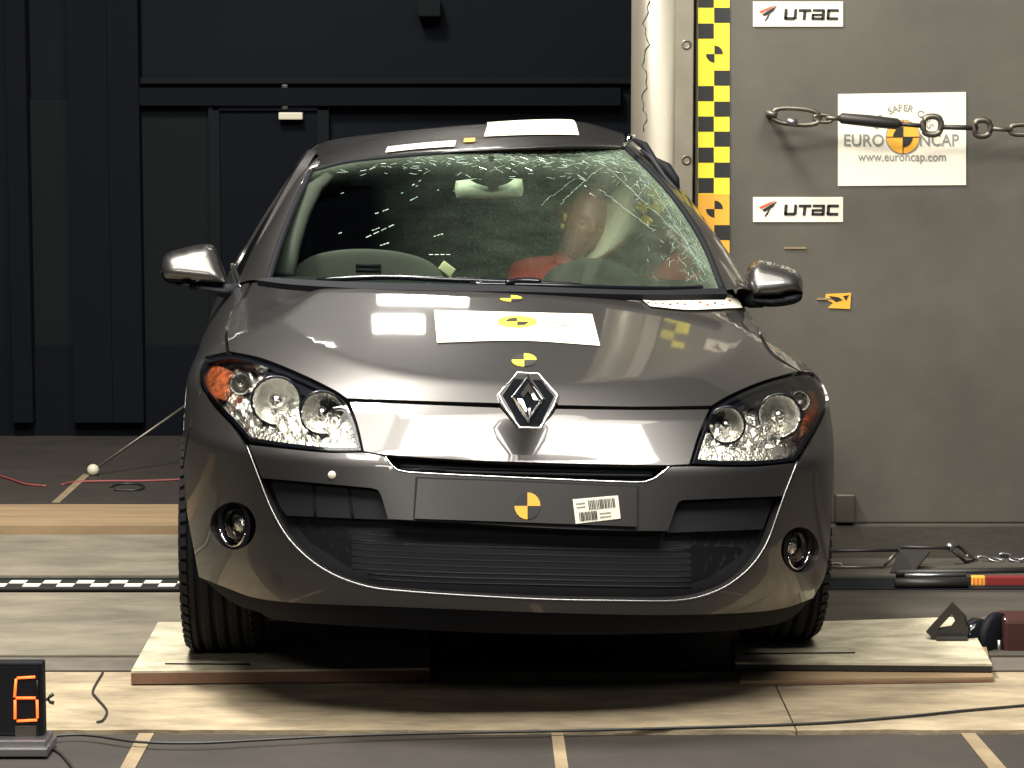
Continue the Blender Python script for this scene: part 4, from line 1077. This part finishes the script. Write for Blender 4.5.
# ------------------------------------------------------------------ cabin
def rbox(name, c, s, m, parent=car, rot=None, seg=2, bev=.03):
    bm = bmesh.new(); add_box(bm, c, s, rot, bev); return obj(name, bm, m, parent)
dash_rows = []
for (y, z0) in ((1.28, 1.0), (1.42, 1.035), (1.58, 1.03), (1.68, .96), (1.72, .8)):
    dash_rows.append([Vector((x, y+.25*x*x*(.5 if y < 1.6 else 0), z0-.03*x*x)) for x in (-.66, -.4, -.1, .2, .45, .66)])
grid_patch('dashboard', dash_rows, M['dash'], car, 4, 4)
# instrument hood in front of the driver
rows = []
for (yy, k) in ((1.44, 0), (1.44, .5), (1.46, .93), (1.52, 1), (1.62, .9), (1.66, .7)):
    c0 = P(592, 288, yy); rows.append([Vector((c0.x+.155*math.cos(R(a)), yy, c0.z-.05+.125*k*math.sin(R(a))**.8)) for a in (180, 150, 120, 90, 60, 30, 0.01)] if False else [Vector((c0.x+.17*math.cos(R(a)), yy, c0.z-.05+.14*k*max(0, math.sin(R(a)))**.8)) for a in (180, 150, 120, 90, 60, 30, 0)])
grid_patch('instrument_hood', rows, M['dash'], car, 4, 4)
# pale arched hump left: the upright passenger seat-back edge
rows = []
for (yy, k) in ((1.93, .0), (1.93, .5), (1.935, .93), (1.95, 1), (1.97, .96), (2.1, .9)):
    c0 = P(368, 288, yy); rows.append([Vector((c0.x+.245*math.cos(R(a)), yy, c0.z-.02+.145*k*max(0, math.sin(R(a)))**.55)) for a in (180, 165, 140, 115, 90, 65, 40, 15, 0)])
grid_patch('folded_seat_back', rows, M['arch'], car, 4, 4)
c0 = P(371, 283, 1.93)
tube('seat_slot', [c0+Vector((-.05, 0, .055)), c0+Vector((.03, 0, .055))], .006, M['black'], car)
tube('seat_slot', [c0+Vector((-.05, 0, .04)), c0+Vector((.03, 0, .04))], .006, M['black'], car)
# seats
def seat(x, y0, w_, z_head=None):
    s = rbox('seat', (x, y0-.22, .52), (w_, .52, .18), M['seat'], bev=.05)
    rbox('seat_back', (x, y0+.1, .84), (w_*.92, .16, .58), M['seat'], s, Matrix.Rotation(R(-14), 3, 'X'), bev=.05)
    return s
sd = seat(.36, 2.62, .50); rbox('head_restraint', (.36, 2.84, 1.23), (.26, .10, .18), M['seat'], sd, bev=.035)
for x in (-.38, 0.02, .40):
    s = rbox('rear_seat', (x, 3.2, .55), (.38, .5, .18), M['seat'], bev=.05); rbox('seat_back', (x, 3.42, .88), (.37, .15, .56), M['seat'], s, Matrix.Rotation(R(-18), 3, 'X'), bev=.05)
    rbox('head_restraint', (x, 3.52, 1.20), (.22, .08, .12), M['seat'], s, bev=.03)
# left door pillar trims visible through the glass
tube('pillar_trim', [P(284, 276, 1.70), P(290, 245, 1.80), P(300, 215, 1.95), P(314, 188, 2.1), P(330, 175, 2.2)], [.034, .034, .032, .03, .02], M['trim'], car, n=10, flat=.6)
tube('door_seal', [P(286, 278, 1.9), P(294, 250, 1.98), P(308, 212, 2.08), P(322, 190, 2.18)], .006, M['trim'], car)
tube('centre_pillar', [P(318, 258, 2.7), P(328, 220, 2.7), P(338, 195, 2.7)], .03, M['dash'], car)
tube('grab_rail', [P(330, 205, 2.4), P(360, 195, 2.45), P(400, 183, 2.5), P(420, 176, 2.5)], .008, M['dash'], car)
# interior mirror
mrp = outline([(456, 181), (489, 177.5), (522, 179)], [(522, 179), (523.5, 188), (522, 196)], [(522, 196), (490, 198.5), (457, 198)], [(457, 198), (455, 190), (456, 181)], step=4)
V, T = triangulate(mrp, (), 5); d = bdist(V, mrp); s = np.sqrt(np.clip(1-(1-np.clip(d/d.max(), 0, 1))**2, 0, 1))
p = [np.array(P(v[0], v[1], 1.92-.02*k)) for v, k in zip(V, s)]; VV, FF = rimmed(p, T, 1, np.tile(np.array((0, .02, 0)), (len(p), 1)))
me = bpy.data.meshes.new('m'); me.from_pydata(VV, [], FF); mi = obj('interior_mirror', me, mat('mirror_housing', (.62, .66, .50), .6), car)
hp = outline([(470, 180), (491, 176), (514, 179)], [(514, 179), (506, 184), (492, 187), (478, 184), (470, 180)], step=4); V, T = triangulate(hp, (), 5)
obj('mirror_stem', mesh_from([P(v[0], v[1], 1.88) for v in V], T), M['dash'], mi)
tube('mirror_stalk', [P(491, 182, 1.89), P(491, 168, 1.93), P(491, 160, 1.97)], .016, M['dash'], mi)
# tilted paper tag on the dash
tg = P(447, 269, 1.5)
rbox('dash_tag', tg, (.045, .015, .03), mat('tag_cream', (.65, .6, .35), .7), rot=Matrix.Rotation(R(35), 3, 'Y'), bev=.003)
# steering wheel
swc = P(583, 312, 1.78)
bm = bmesh.new(); tilt = Matrix.Translation(swc+Vector((0, .05, -.08))) @ Matrix.Rotation(R(65), 4, 'X')
add_tube(bm, [tilt @ Vector((.185*math.cos(a), .185*math.sin(a), 0)) for a in [k*2*math.pi/32 for k in range(32)]], .015, 8, True)
sw = obj('steering_wheel', bm, M['dash'], car)
bm = bmesh.new(); add_box(bm, (0, 0, 0), (.15, .12, .05), None, .02); bmesh.ops.transform(bm, matrix=tilt, verts=bm.verts); obj('hub', bm, M['dash'], sw)
bm = bmesh.new(); add_box(bm, (0, 0, 0), (.35, .03, .015), None, .005); bmesh.ops.transform(bm, matrix=tilt, verts=bm.verts); obj('spoke', bm, M['dash'], sw)
# curtain airbag beside the dummy's head
rows = []
for (x, y, w_) in ((630, 178, .04), (624, 192, .09), (622, 210, .11), (619, 228, .115), (612, 243, .11), (602, 254, .09), (594, 261, .05)):
    c0 = P(x, y, 2.30)
    rows.append([c0+Vector((w_*.62*math.cos(R(a)), w_*.9*math.sin(R(a)), .02*math.cos(R(a)))) for a in range(0, 360, 40)])
grid_patch('curtain_airbag', rows, M['airbag'], car, 3, 4, closed=True)

# ------------------------------------------------------------------ the crash-test dummy
hc = P(583, 220, 2.30); hw = CARM @ hc
du = empty('crash_test_dummy', hw-Vector((0, 0, .55)), 'tan-headed crash-test dummy in a red shirt behind the cracked windscreen', 'dummy')
def dl(v): return (CARM @ v)-du.location
# body: one continuous skin surface: pelvis, torso, neck, arms, thighs and shins
J = {}; E = []
def jt(n, v, r): J[n] = (v, r)
c = hc
jt('pelvis', c+Vector((-.10, .22, -.62)), .14); jt('waist', c+Vector((-.08, .20, -.45)), .13); jt('chest', c+Vector((-.06, .14, -.30)), .155)
jt('upper', c+Vector((-.04, .09, -.20)), .13); jt('neck', c+Vector((-.015, .05, -.13)), .055); jt('skull', c+Vector((0, .03, -.05)), .055)
jt('shR', c+Vector((-.19, .05, -.20)), .066); jt('elR', c+Vector((-.24, -.16, -.34)), .048); jt('wrR', c+Vector((-.13, -.40, -.27)), .032); jt('haR', c+Vector((-.10, -.46, -.25)), .034)
jt('shL', c+Vector((.13, .06, -.24)), .066); jt('elL', c+Vector((.15, -.14, -.40)), .048); jt('wrL', c+Vector((.08, -.38, -.33)), .032); jt('haL', c+Vector((.05, -.44, -.30)), .034)
for s_, n in ((-1, 'R'), (1, 'L')):
    jt('hip'+n, c+Vector((-.10+s_*.10, .10, -.64)), .10); jt('kn'+n, c+Vector((-.10+s_*.14, -.33, -.55)), .062); jt('an'+n, c+Vector((-.10+s_*.13, -.60, -.80)), .042)
ch_ = [('pelvis', 'waist'), ('waist', 'chest'), ('chest', 'upper'), ('upper', 'neck'), ('neck', 'skull'), ('upper', 'shR'), ('shR', 'elR'), ('elR', 'wrR'), ('wrR', 'haR'), ('upper', 'shL'), ('shL', 'elL'), ('elL', 'wrL'), ('wrL', 'haL'), ('pelvis', 'hipR'), ('hipR', 'knR'), ('knR', 'anR'), ('pelvis', 'hipL'), ('hipL', 'knL'), ('knL', 'anL')]
names = list(J)
me = bpy.data.meshes.new('body'); me.from_pydata([dl(J[n][0]) for n in names], [(names.index(a), names.index(b)) for a, b in ch_], []); me.update()
bo = bpy.data.objects.new('body', me); C.objects.link(bo); bo.parent = du
md = bo.modifiers.new('skin', 'SKIN')
for i, n in enumerate(names): me.skin_vertices[0].data[i].radius = (J[n][1], J[n][1]*(.8 if n in ('chest', 'waist', 'upper') else 1))
me.skin_vertices[0].data[0].use_root = True
md.use_smooth_shade = True
bo.modifiers.new('sub', 'SUBSURF').levels = 1; bo.modifiers['sub'].render_levels = 2
me.materials.append(M['red'])
# fingers for both hands
for n in ('R', 'L'):
    h = J['ha'+n][0]; wv = (J['ha'+n][0]-J['wr'+n][0]).normalized()
    for k in range(5):
        sx = (k-2)*.017
        base = h+Vector((sx, 0, 0)); L = (.045, .06, .065, .06, .045)[k]
        tube('finger', [dl(base), dl(base+wv*L*.6), dl(base+wv*L*.8+Vector((0, 0, -L*.35))), dl(base+wv*L*.6+Vector((0, 0, -L*.6)))], [.010, .0095, .009, .007], M['skin'], du, n=8)
# head: shaped skull with brow, nose, lips and chin
bm = bmesh.new(); bmesh.ops.create_uvsphere(bm, u_segments=56, v_segments=44, radius=1)
def gs(x, s): return math.exp(-(x/s)**2)
for v in bm.verts:
    x, y, z = v.co  # face looks along -y
    X, Yy, Z = x*.078, y*.098, z*.118
    if z < 0:
        X *= 1-.28*(-z)**1.4; Yy *= 1-.18*(-z)**2 if y > 0 else 1-.06*(-z)**2
    if y < 0:
        f = -y
        Yy += -f*(.021*gs(x, .16)*gs(z+.08, .20) + .008*gs(x, .14)*gs(z-.12, .2))       # nose
        Yy += f*(.012*(gs(x-.38, .18)+gs(x+.38, .18))*gs(z-.10, .13))                  # eye sockets
        Yy += -f*(.007*(gs(x-.36, .28)+gs(x+.36, .28))*gs(z-.30, .10))                 # brow
        Yy += -f*(.008*gs(x, .26)*(gs(z+.40, .055)+gs(z+.50, .055)))                   # lips
        Yy += f*.006*gs(x, .28)*gs(z+.45, .02)
        Yy += -f*(.012*gs(x, .3)*gs(z+.78, .18))                                       # chin
        Yy += -f*(.004*(gs(x-.55, .2)+gs(x+.55, .2))*gs(z+.12, .2))
    v.co = (X, Yy, Z)
rotm = CARM.to_3x3().to_4x4() @ Matrix.Rotation(R(7), 4, 'Y') @ Matrix.Rotation(R(14), 4, 'Z') @ Matrix.Rotation(R(12), 4, 'X')
hm = Matrix.Translation(dl(hc)) @ rotm
bmesh.ops.transform(bm, matrix=hm, verts=bm.verts)
hd = obj('head', bm, M['skin'], du)
for s_ in (-1, 1):
    bm = bmesh.new(); pts = [hm @ Vector((s_*(.077+.010*math.sin(a)), .012+.013*math.cos(a), .002+.028*math.sin(a-.3))) for a in [k*2*math.pi/14 for k in range(14)]]
    add_tube(bm, pts, .0055, 7, True); bm.faces.new([bm.verts.new(p) for p in pts]); obj('ear', bm, M['skin'], hd)
    bm = bmesh.new(); add_lathe(bm, [(0, .006), (.006, .005), (.010, .001), (.0105, -.004)], 14, hm @ Matrix.Translation((s_*.030, -.082, .010)) @ Matrix.Rotation(math.pi/2, 4, 'X')); obj('eye', bm, mat('eye', (.30, .14, .09), .4), hd)
# yellow paint patch on the temple
for (z_, r_) in ((.005, .015), (-.025, .010)):
    bm = bmesh.new(); add_lathe(bm, [(r_, -.004), (r_, .004), (0, .005)], 16, hm @ Matrix.Translation((-.078, -.028, z_)) @ Matrix.Rotation(-math.pi/2, 4, 'Y')); obj('paint_patch', bm, mat('patch_yellow', (.8, .62, .16), .6), hd)
tube('collar', [dl(c+Vector((.065*math.cos(a)-.02, .055+.065*math.sin(a), -.135+.02*math.sin(a)))) for a in [k*2*math.pi/16 for k in range(16)]], .012, M['red'], du, closed=True)

# ------------------------------------------------------------------ floor things
def slab_px(name, corners, zt, th, m_top, m_edge, label, cat, group=None, lines=()):
    pts = [PF(x, y, zt) for x, y in corners]; c = sum(pts, Vector())/len(pts); t = empty(name, (c.x, c.y, zt-th), label, cat, group)
    bm = bmesh.new(); n = len(pts)
    a = [bm.verts.new(Vector((p.x, p.y, zt-.006))-t.location) for p in pts]; b = [bm.verts.new(Vector((p.x, p.y, zt))-t.location) for p in pts]
    bm.faces.new(b); bm.faces.new(a[::-1])
    for i in range(n): bm.faces.new((a[i], a[(i+1) % n], b[(i+1) % n], b[i]))
    bmesh.ops.recalc_face_normals(bm, faces=bm.faces); obj('top_sheet', bm, m_top, t, smooth=False)
    bm = bmesh.new(); a = [bm.verts.new(Vector((p.x, p.y, zt-th))-t.location) for p in pts]; b = [bm.verts.new(Vector((p.x, p.y, zt-.006))-t.location) for p in pts]
    bm.faces.new(b); bm.faces.new(a[::-1])
    for i in range(n): bm.faces.new((a[i], a[(i+1) % n], b[(i+1) % n], b[i]))
    bmesh.ops.recalc_face_normals(bm, faces=bm.faces); obj('core', bm, m_edge, t, smooth=False)
    for (p, q) in lines:
        A_, B_ = PF(*p, zt+.001)-t.location, PF(*q, zt+.001)-t.location
        tube('groove', [A_, (A_+B_)/2, B_], .003, M['black'], t, n=6)
    return t
slab_px('plywood_board', [(131, 671), (430, 668), (430, 620), (158, 622)], .052, .036, M['ply'], M['edge'], 'pale board under the left front tyre, tapering back under the car', 'board', lines=(((165, 664), (250, 664.5)),))
slab_px('plywood_board', [(735, 662), (992, 664), (968, 622), (952, 617), (735, 624)], .052, .022, M['ply'], M['darksteel'], 'pale stained upper board right of the car, on top of another', 'board', lines=(((742, 661-7), (855, 661-8)),))
slab_px('plywood_board', [(740, 681), (993, 677), (985, 640), (745, 640)], .027, .013, M['beam'], M['edge'], 'thin lower board under the stained board, showing only its edge', 'board')
slab_px('ramp_board', [(433, 667), (731, 664), (731, 626), (433, 622)], .030, .016, M['darksteel'], M['darksteel'], 'dark steel plate on the floor in shadow between the two pale boards', 'plate')
# floor tape marks
def tape(pts, label, z=.002, name='floor_tape'):
    q = [PF(x, y, z+.002) for x, y in pts]; c = sum(q, Vector())/len(q); bm = bmesh.new()
    a = [bm.verts.new(p-c) for p in q]; b = [bm.verts.new(p-c-Vector((0, 0, .003))) for p in q]; bm.faces.new(a); bm.faces.new(b[::-1]); n = len(q)
    for i in range(n): bm.faces.new((a[i], a[(i+1) % n], b[(i+1) % n], b[i]))
    bmesh.ops.recalc_face_normals(bm, faces=bm.faces)
    o = obj(name, bm, M['tape'], None, smooth=False); o.location = c; tag(o, label, 'tape')
tape([(139, 733), (154, 733), (133, 772), (118, 772)], 'cream tape strip on the dark floor, right of the number display')
tape([(551, 731), (563, 731), (569, 772), (556, 772)], 'cream tape strip on the dark floor, in front of the car centre')
tape([(956, 727), (970, 727), (1010, 772), (992, 772)], 'cream tape strip on the dark floor, bottom right corner')
tape([(52, 502), (60, 502), (91, 474), (83, 474)], 'thin diagonal cream tape behind the wooden beam on the left')
# prop rod with white knob
rp = empty('prop_rod', PF(93, 475), 'thin pale rod with a cream ball foot leaning behind the car on the left', 'rod')
k0 = PF(93, 470, .025)
bm = bmesh.new(); bmesh.ops.create_uvsphere(bm, u_segments=16, v_segments=12, radius=.026, matrix=Matrix.Translation(k0-rp.location)); obj('ball_foot', bm, M['amberlamp'], rp)
tube('rod', [k0-rp.location, PW(168, 418, k0.y+.25)-rp.location, PW(225, 378, k0.y+.45)-rp.location], .007, M['steel'], rp)
# cables
def cable(name, pts, r_, m, label, z=None):
    q = [PF(x, y, (z or r_)) for x, y in pts]; c = q[0].copy(); q = [Vector(v) for v in catmull([tuple(v-c) for v in q], 6)]
    o = tube(name, q, r_, m); o.location = c; tag(o, label, 'cable'); return o
cable('cable', [(36, 738), (70, 735), (95, 736), (140, 742), (200, 743), (260, 740), (340, 736), (450, 733), (600, 730), (800, 724), (900, 717), (960, 711), (1040, 704)], .0035, M['cable'], 'thin black cable running from the number display across the whole floor front', z=.0165)
cable('cable', [(36, 740), (50, 747), (62, 755), (76, 772)], .004, M['cable'], 'short black cable curling down from the number display corner')
cable('cable', [(-20, 470), (10, 479), (25, 484), (46, 486)], .005, M['redcable'], 'dull red cable end at the far left, on the floor behind the beam')
cable('cable', [(62, 485), (75, 482), (110, 481), (140, 481), (170, 480), (190, 479)], .005, M['redcable'], 'dull red cable lying behind the ball-footed rod')
cable('cable', [(110, 487), (120, 484), (138, 484), (144, 487), (136, 490), (114, 490)], .005, M['cable'], 'small black cable loop on the floor behind the beam')
cable('cable', [(103, 672), (93, 690), (96, 697), (104, 706), (107, 712), (103, 720), (97, 722)], .003, M['cable'], 'short frayed dark cord on the dusty board beside the display', z=.016)

# LED number display
DD = yD(752)
ld = empty('number_display', PW(15, 752, DD), 'black number display showing a glowing amber 6, bottom left corner', 'display')
def LP(x, y, D_=DD): return PW(x, y, D_)-ld.location
def lbox(name, x0, y0, x1, y1, d0, d1, m, bevel=.003):
    a, b = LP(x0, y1, d0), LP(x1, y0, d0); return box(name, ((a.x+b.x)/2, (d0+d1)/2-ld.location.y, (a.z+b.z)/2), (b.x-a.x, d1-d0, b.z-a.z), m, ld, bevel=bevel)
lbox('case', -40, 663, 42, 739, DD-.0, DD+.045, M['black'], .004)
lbox('face', -36, 667, 38, 735, DD-.004, DD, M['gloss'], .001)
F_ = DD-.007
sgs = [((17, 678), (35, 677)), ((16, 679), (14.5, 697)), ((16, 698), (35.5, 698)), ((15, 700), (15, 719)), ((37, 700), (37.5, 718)), ((17, 721), (37, 720))]
for a_, b_ in sgs:
    bm = bmesh.new(); n = 7
    add_tube(bm, [LP(*a_, F_), LP((a_[0]+b_[0])/2, (a_[1]+b_[1])/2, F_), LP(*b_, F_)], .0032, 6)
    obj('segment', bm, M['led'], ld)
bm = bmesh.new(); add_tube(bm, [LP(37, 680, F_), LP(37.5, 697, F_)], .0028, 6); obj('segment_off', bm, M['dark'], ld)
lbox('nameplate', 15, 726, 36, 737, DD-.008, DD-.003, M['steel'], .001)
lbox('foot_rail', -40, 741, 45, 748, DD-.05, DD+.06, M['alloy'], .003)
lbox('foot_plate', -40, 749, 47, 757, DD-.07, DD+.06, M['alloy'], .003)
lbox('stand', -30, 738, 40, 742, DD-.0, DD+.06, M['black'], .001)
tube('wing_screw', [LP(42, 700, DD+.03), LP(48, 699, DD+.03)], .004, M['darksteel'], ld)
tube('wing_screw', [LP(53, 694, DD+.03), LP(49.5, 697, DD+.03), LP(48, 699, DD+.03), LP(50, 702, DD+.03), LP(54, 703, DD+.03)], [.005, .004, .004, .004, .005], M['darksteel'], ld)

# right-hand floor gear
def gear(name, label, cat, x, y, z=0): return empty(name, PF(x, y, z), label, cat)
fc = gear('floor_chain', 'slack galvanised chain lying on the floor at the right edge', 'chain', 965, 556)
for i, (x, y) in enumerate(((962, 553), (973, 556), (984, 560), (996, 560), (1006, 557), (1016, 560), (1028, 562))):
    c0 = PF(x, y, .02)-fc.location
    if i % 2: pts = oval(c0, .024, .011, R(-10), 14, .95)
    else: pts = oval(c0, .024, .011, R(-10), 14, .2)
    tube('link', pts, .0048, M['alloy'], fc, n=7, closed=True)
tube('hook_rod', [PF(950, 547, .075)-fc.location, PF(958, 546, .075)-fc.location, PF(976, 560, .02)-fc.location, PF(966, 562, .02)-fc.location, PF(952, 550, .065)-fc.location], .006, M['darksteel'], fc)
bm = bmesh.new(); bmesh.ops.create_uvsphere(bm, u_segments=12, v_segments=10, radius=.016, matrix=Matrix.Translation(PF(950, 547, .075)-fc.location)); obj('knob', bm, M['alloy'], fc)
tr = gear('floor_rails', 'low black steel rails with a sloping side plate on the floor behind the right board', 'rail', 900, 580)
def rail(name, p, q, r_, m=M['darksteel'], z=.02): tube(name, [PF(*p, z)-tr.location, PF((p[0]+q[0])/2, (p[1]+q[1])/2, z)-tr.location, PF(*q, z)-tr.location], r_, m, tr, n=8)
rail('rail', (896, 573), (1060, 570), .012, z=.02); rail('rail', (895, 583), (968, 583), .016, z=.02); rail('bright_bar', (905, 575.5), (966, 575), .007, M['alloy'], z=.03)
rail('top_bar', (898, 547), (950, 548), .006, z=.075); tube('brace', [PF(884, 566, .02)-tr.location, PF(892, 557, .05)-tr.location, PF(900, 549, .07)-tr.location], .006, M['steel'], tr, n=8); rail('long_bar', (826, 551), (898, 550), .006, z=.07); rail('long_bar', (826, 567), (884, 567), .004, M['steel'], z=.02)
for (x, y) in ((828, 563), (836, 566), (822, 567)):
    c0 = PF(x, y, .02)-tr.location; tube('shackle', oval(c0, .022, .011, 0, 12, .6), .005, M['steel'], tr, closed=True, n=6)
q = [PF(900, 550, .07), PF(930, 551, .07), PF(914, 571, .02), PF(890, 572, .02)]
bm = bmesh.new(); bm.faces.new([bm.verts.new(v-tr.location) for v in q]); r = bmesh.ops.extrude_face_region(bm, geom=bm.faces[:]); bmesh.ops.translate(bm, vec=(0, 0, -.006), verts=[v for v in r['geom'] if isinstance(v, bmesh.types.BMVert)])
bmesh.ops.recalc_face_normals(bm, faces=bm.faces); obj('side_plate', bm, M['darksteel'], tr, smooth=False)
rsx = gear('ratchet_strap', 'red strap with an orange printed end lying against the black rails', 'strap', 1000, 582)
def sbox(name, x0, x1, y, m, h_=.035):
    a, b = PF(x0, y, 0), PF(x1, y, 0); box(name, (a+b)/2-rsx.location+Vector((0, 0, h_/2)), (b.x-a.x, .02, h_), m, rsx, bevel=.006)
sbox('buckle', 966, 970.5, 586, M['darksteel']); sbox('printed_end', 970.5, 985, 586, M['orange']); sbox('strap', 985, 1060, 586, M['redstrap'])
for x in (973, 977, 981): 
    a = PF(x, 586, 0); box('print_mark', a-rsx.location+Vector((0, -.0105, .018)), (.004, .003, .02), M['red_ink'], rsx, bevel=0)
tb = gear('triangular_bracket', 'black triangular steel bracket standing on the right board end', 'bracket', 948, 641, .052)
q = [(926, 632), (951, 604), (965, 618), (968, 636), (936, 642)]; hq = [(937, 630), (952, 614), (955, 621), (950, 628)]
Dk = PF(945, 640, .052).y
V, T = triangulate(np.array(q, float), (np.array(hq, float),), 12); pp = [np.array(PW(v[0], v[1], Dk)-tb.location) for v in V]; VV, FF = rimmed(pp, T, 1, np.tile(np.array((0.01, .035, 0)), (len(pp), 1)))
me = bpy.data.meshes.new('plate'); me.from_pydata(VV, [], FF)
bm = bmesh.new(); bm.from_mesh(me); r = bmesh.ops.duplicate(bm, geom=[f for f in bm.faces if len(f.verts) == 3]); bmesh.ops.translate(bm, vec=(.01, .035, 0), verts=[v for v in r['geom'] if isinstance(v, bmesh.types.BMVert)])
bmesh.ops.recalc_face_normals(bm, faces=bm.faces); obj('plate', bm, M['darksteel'], tb, smooth=False)
box('foot', PF(952, 641, .052)-tb.location+Vector((0, .02, .006)), (.09, .05, .012), M['darksteel'], tb)
wi = gear('hand_winch', 'black winch drum with a maroon motor housing at the right edge', 'winch', 990, 655)
gD = PF(990, 652, .0).y
def GP(x, y, d=0): return PW(x, y, gD+d)-wi.location
def disc(name, x, y, r_, t, m, tilt, rings=((1, 0), (1, 1), (.85, 1.3), (.3, 1.5), (0, 1.5))):
    bm = bmesh.new(); mt = Matrix.Translation(GP(x, y)) @ Matrix.Rotation(R(tilt), 4, 'Z') @ Matrix.Rotation(math.pi/2, 4, 'Y')
    add_lathe(bm, [(0, 0)]+[(r_*a, t*b) for a, b in rings], 28, mt); obj(name, bm, m, wi)
disc('drum', 974, 637, .058, .030, M['gloss'], -55); disc('drum_flange', 985, 637, .062, .012, M['alloy'], -55); disc('drum_flange', 993, 636, .070, .016, M['black'], -45)
a, b = GP(1000, 657), GP(1060, 616); box('motor_housing', ((a.x+b.x)/2, .06, (a.z+b.z)/2), (b.x-a.x, .14, b.z-a.z), M['maroon'], wi, bevel=.012)
tube('crank', [GP(988, 618), GP(995, 632), GP(1000, 648), GP(991, 660)], .010, M['darksteel'], wi)
bm = bmesh.new(); bmesh.ops.create_uvsphere(bm, u_segments=12, v_segments=10, radius=.010, matrix=Matrix.Translation(GP(1006, 621, -.03))); obj('bolt_head', bm, M['chrome'], wi)
tube('chain_tail', [GP(999, 640, -.04), GP(999, 650, -.04), GP(997, 660, -.04)], .006, M['alloy'], wi)
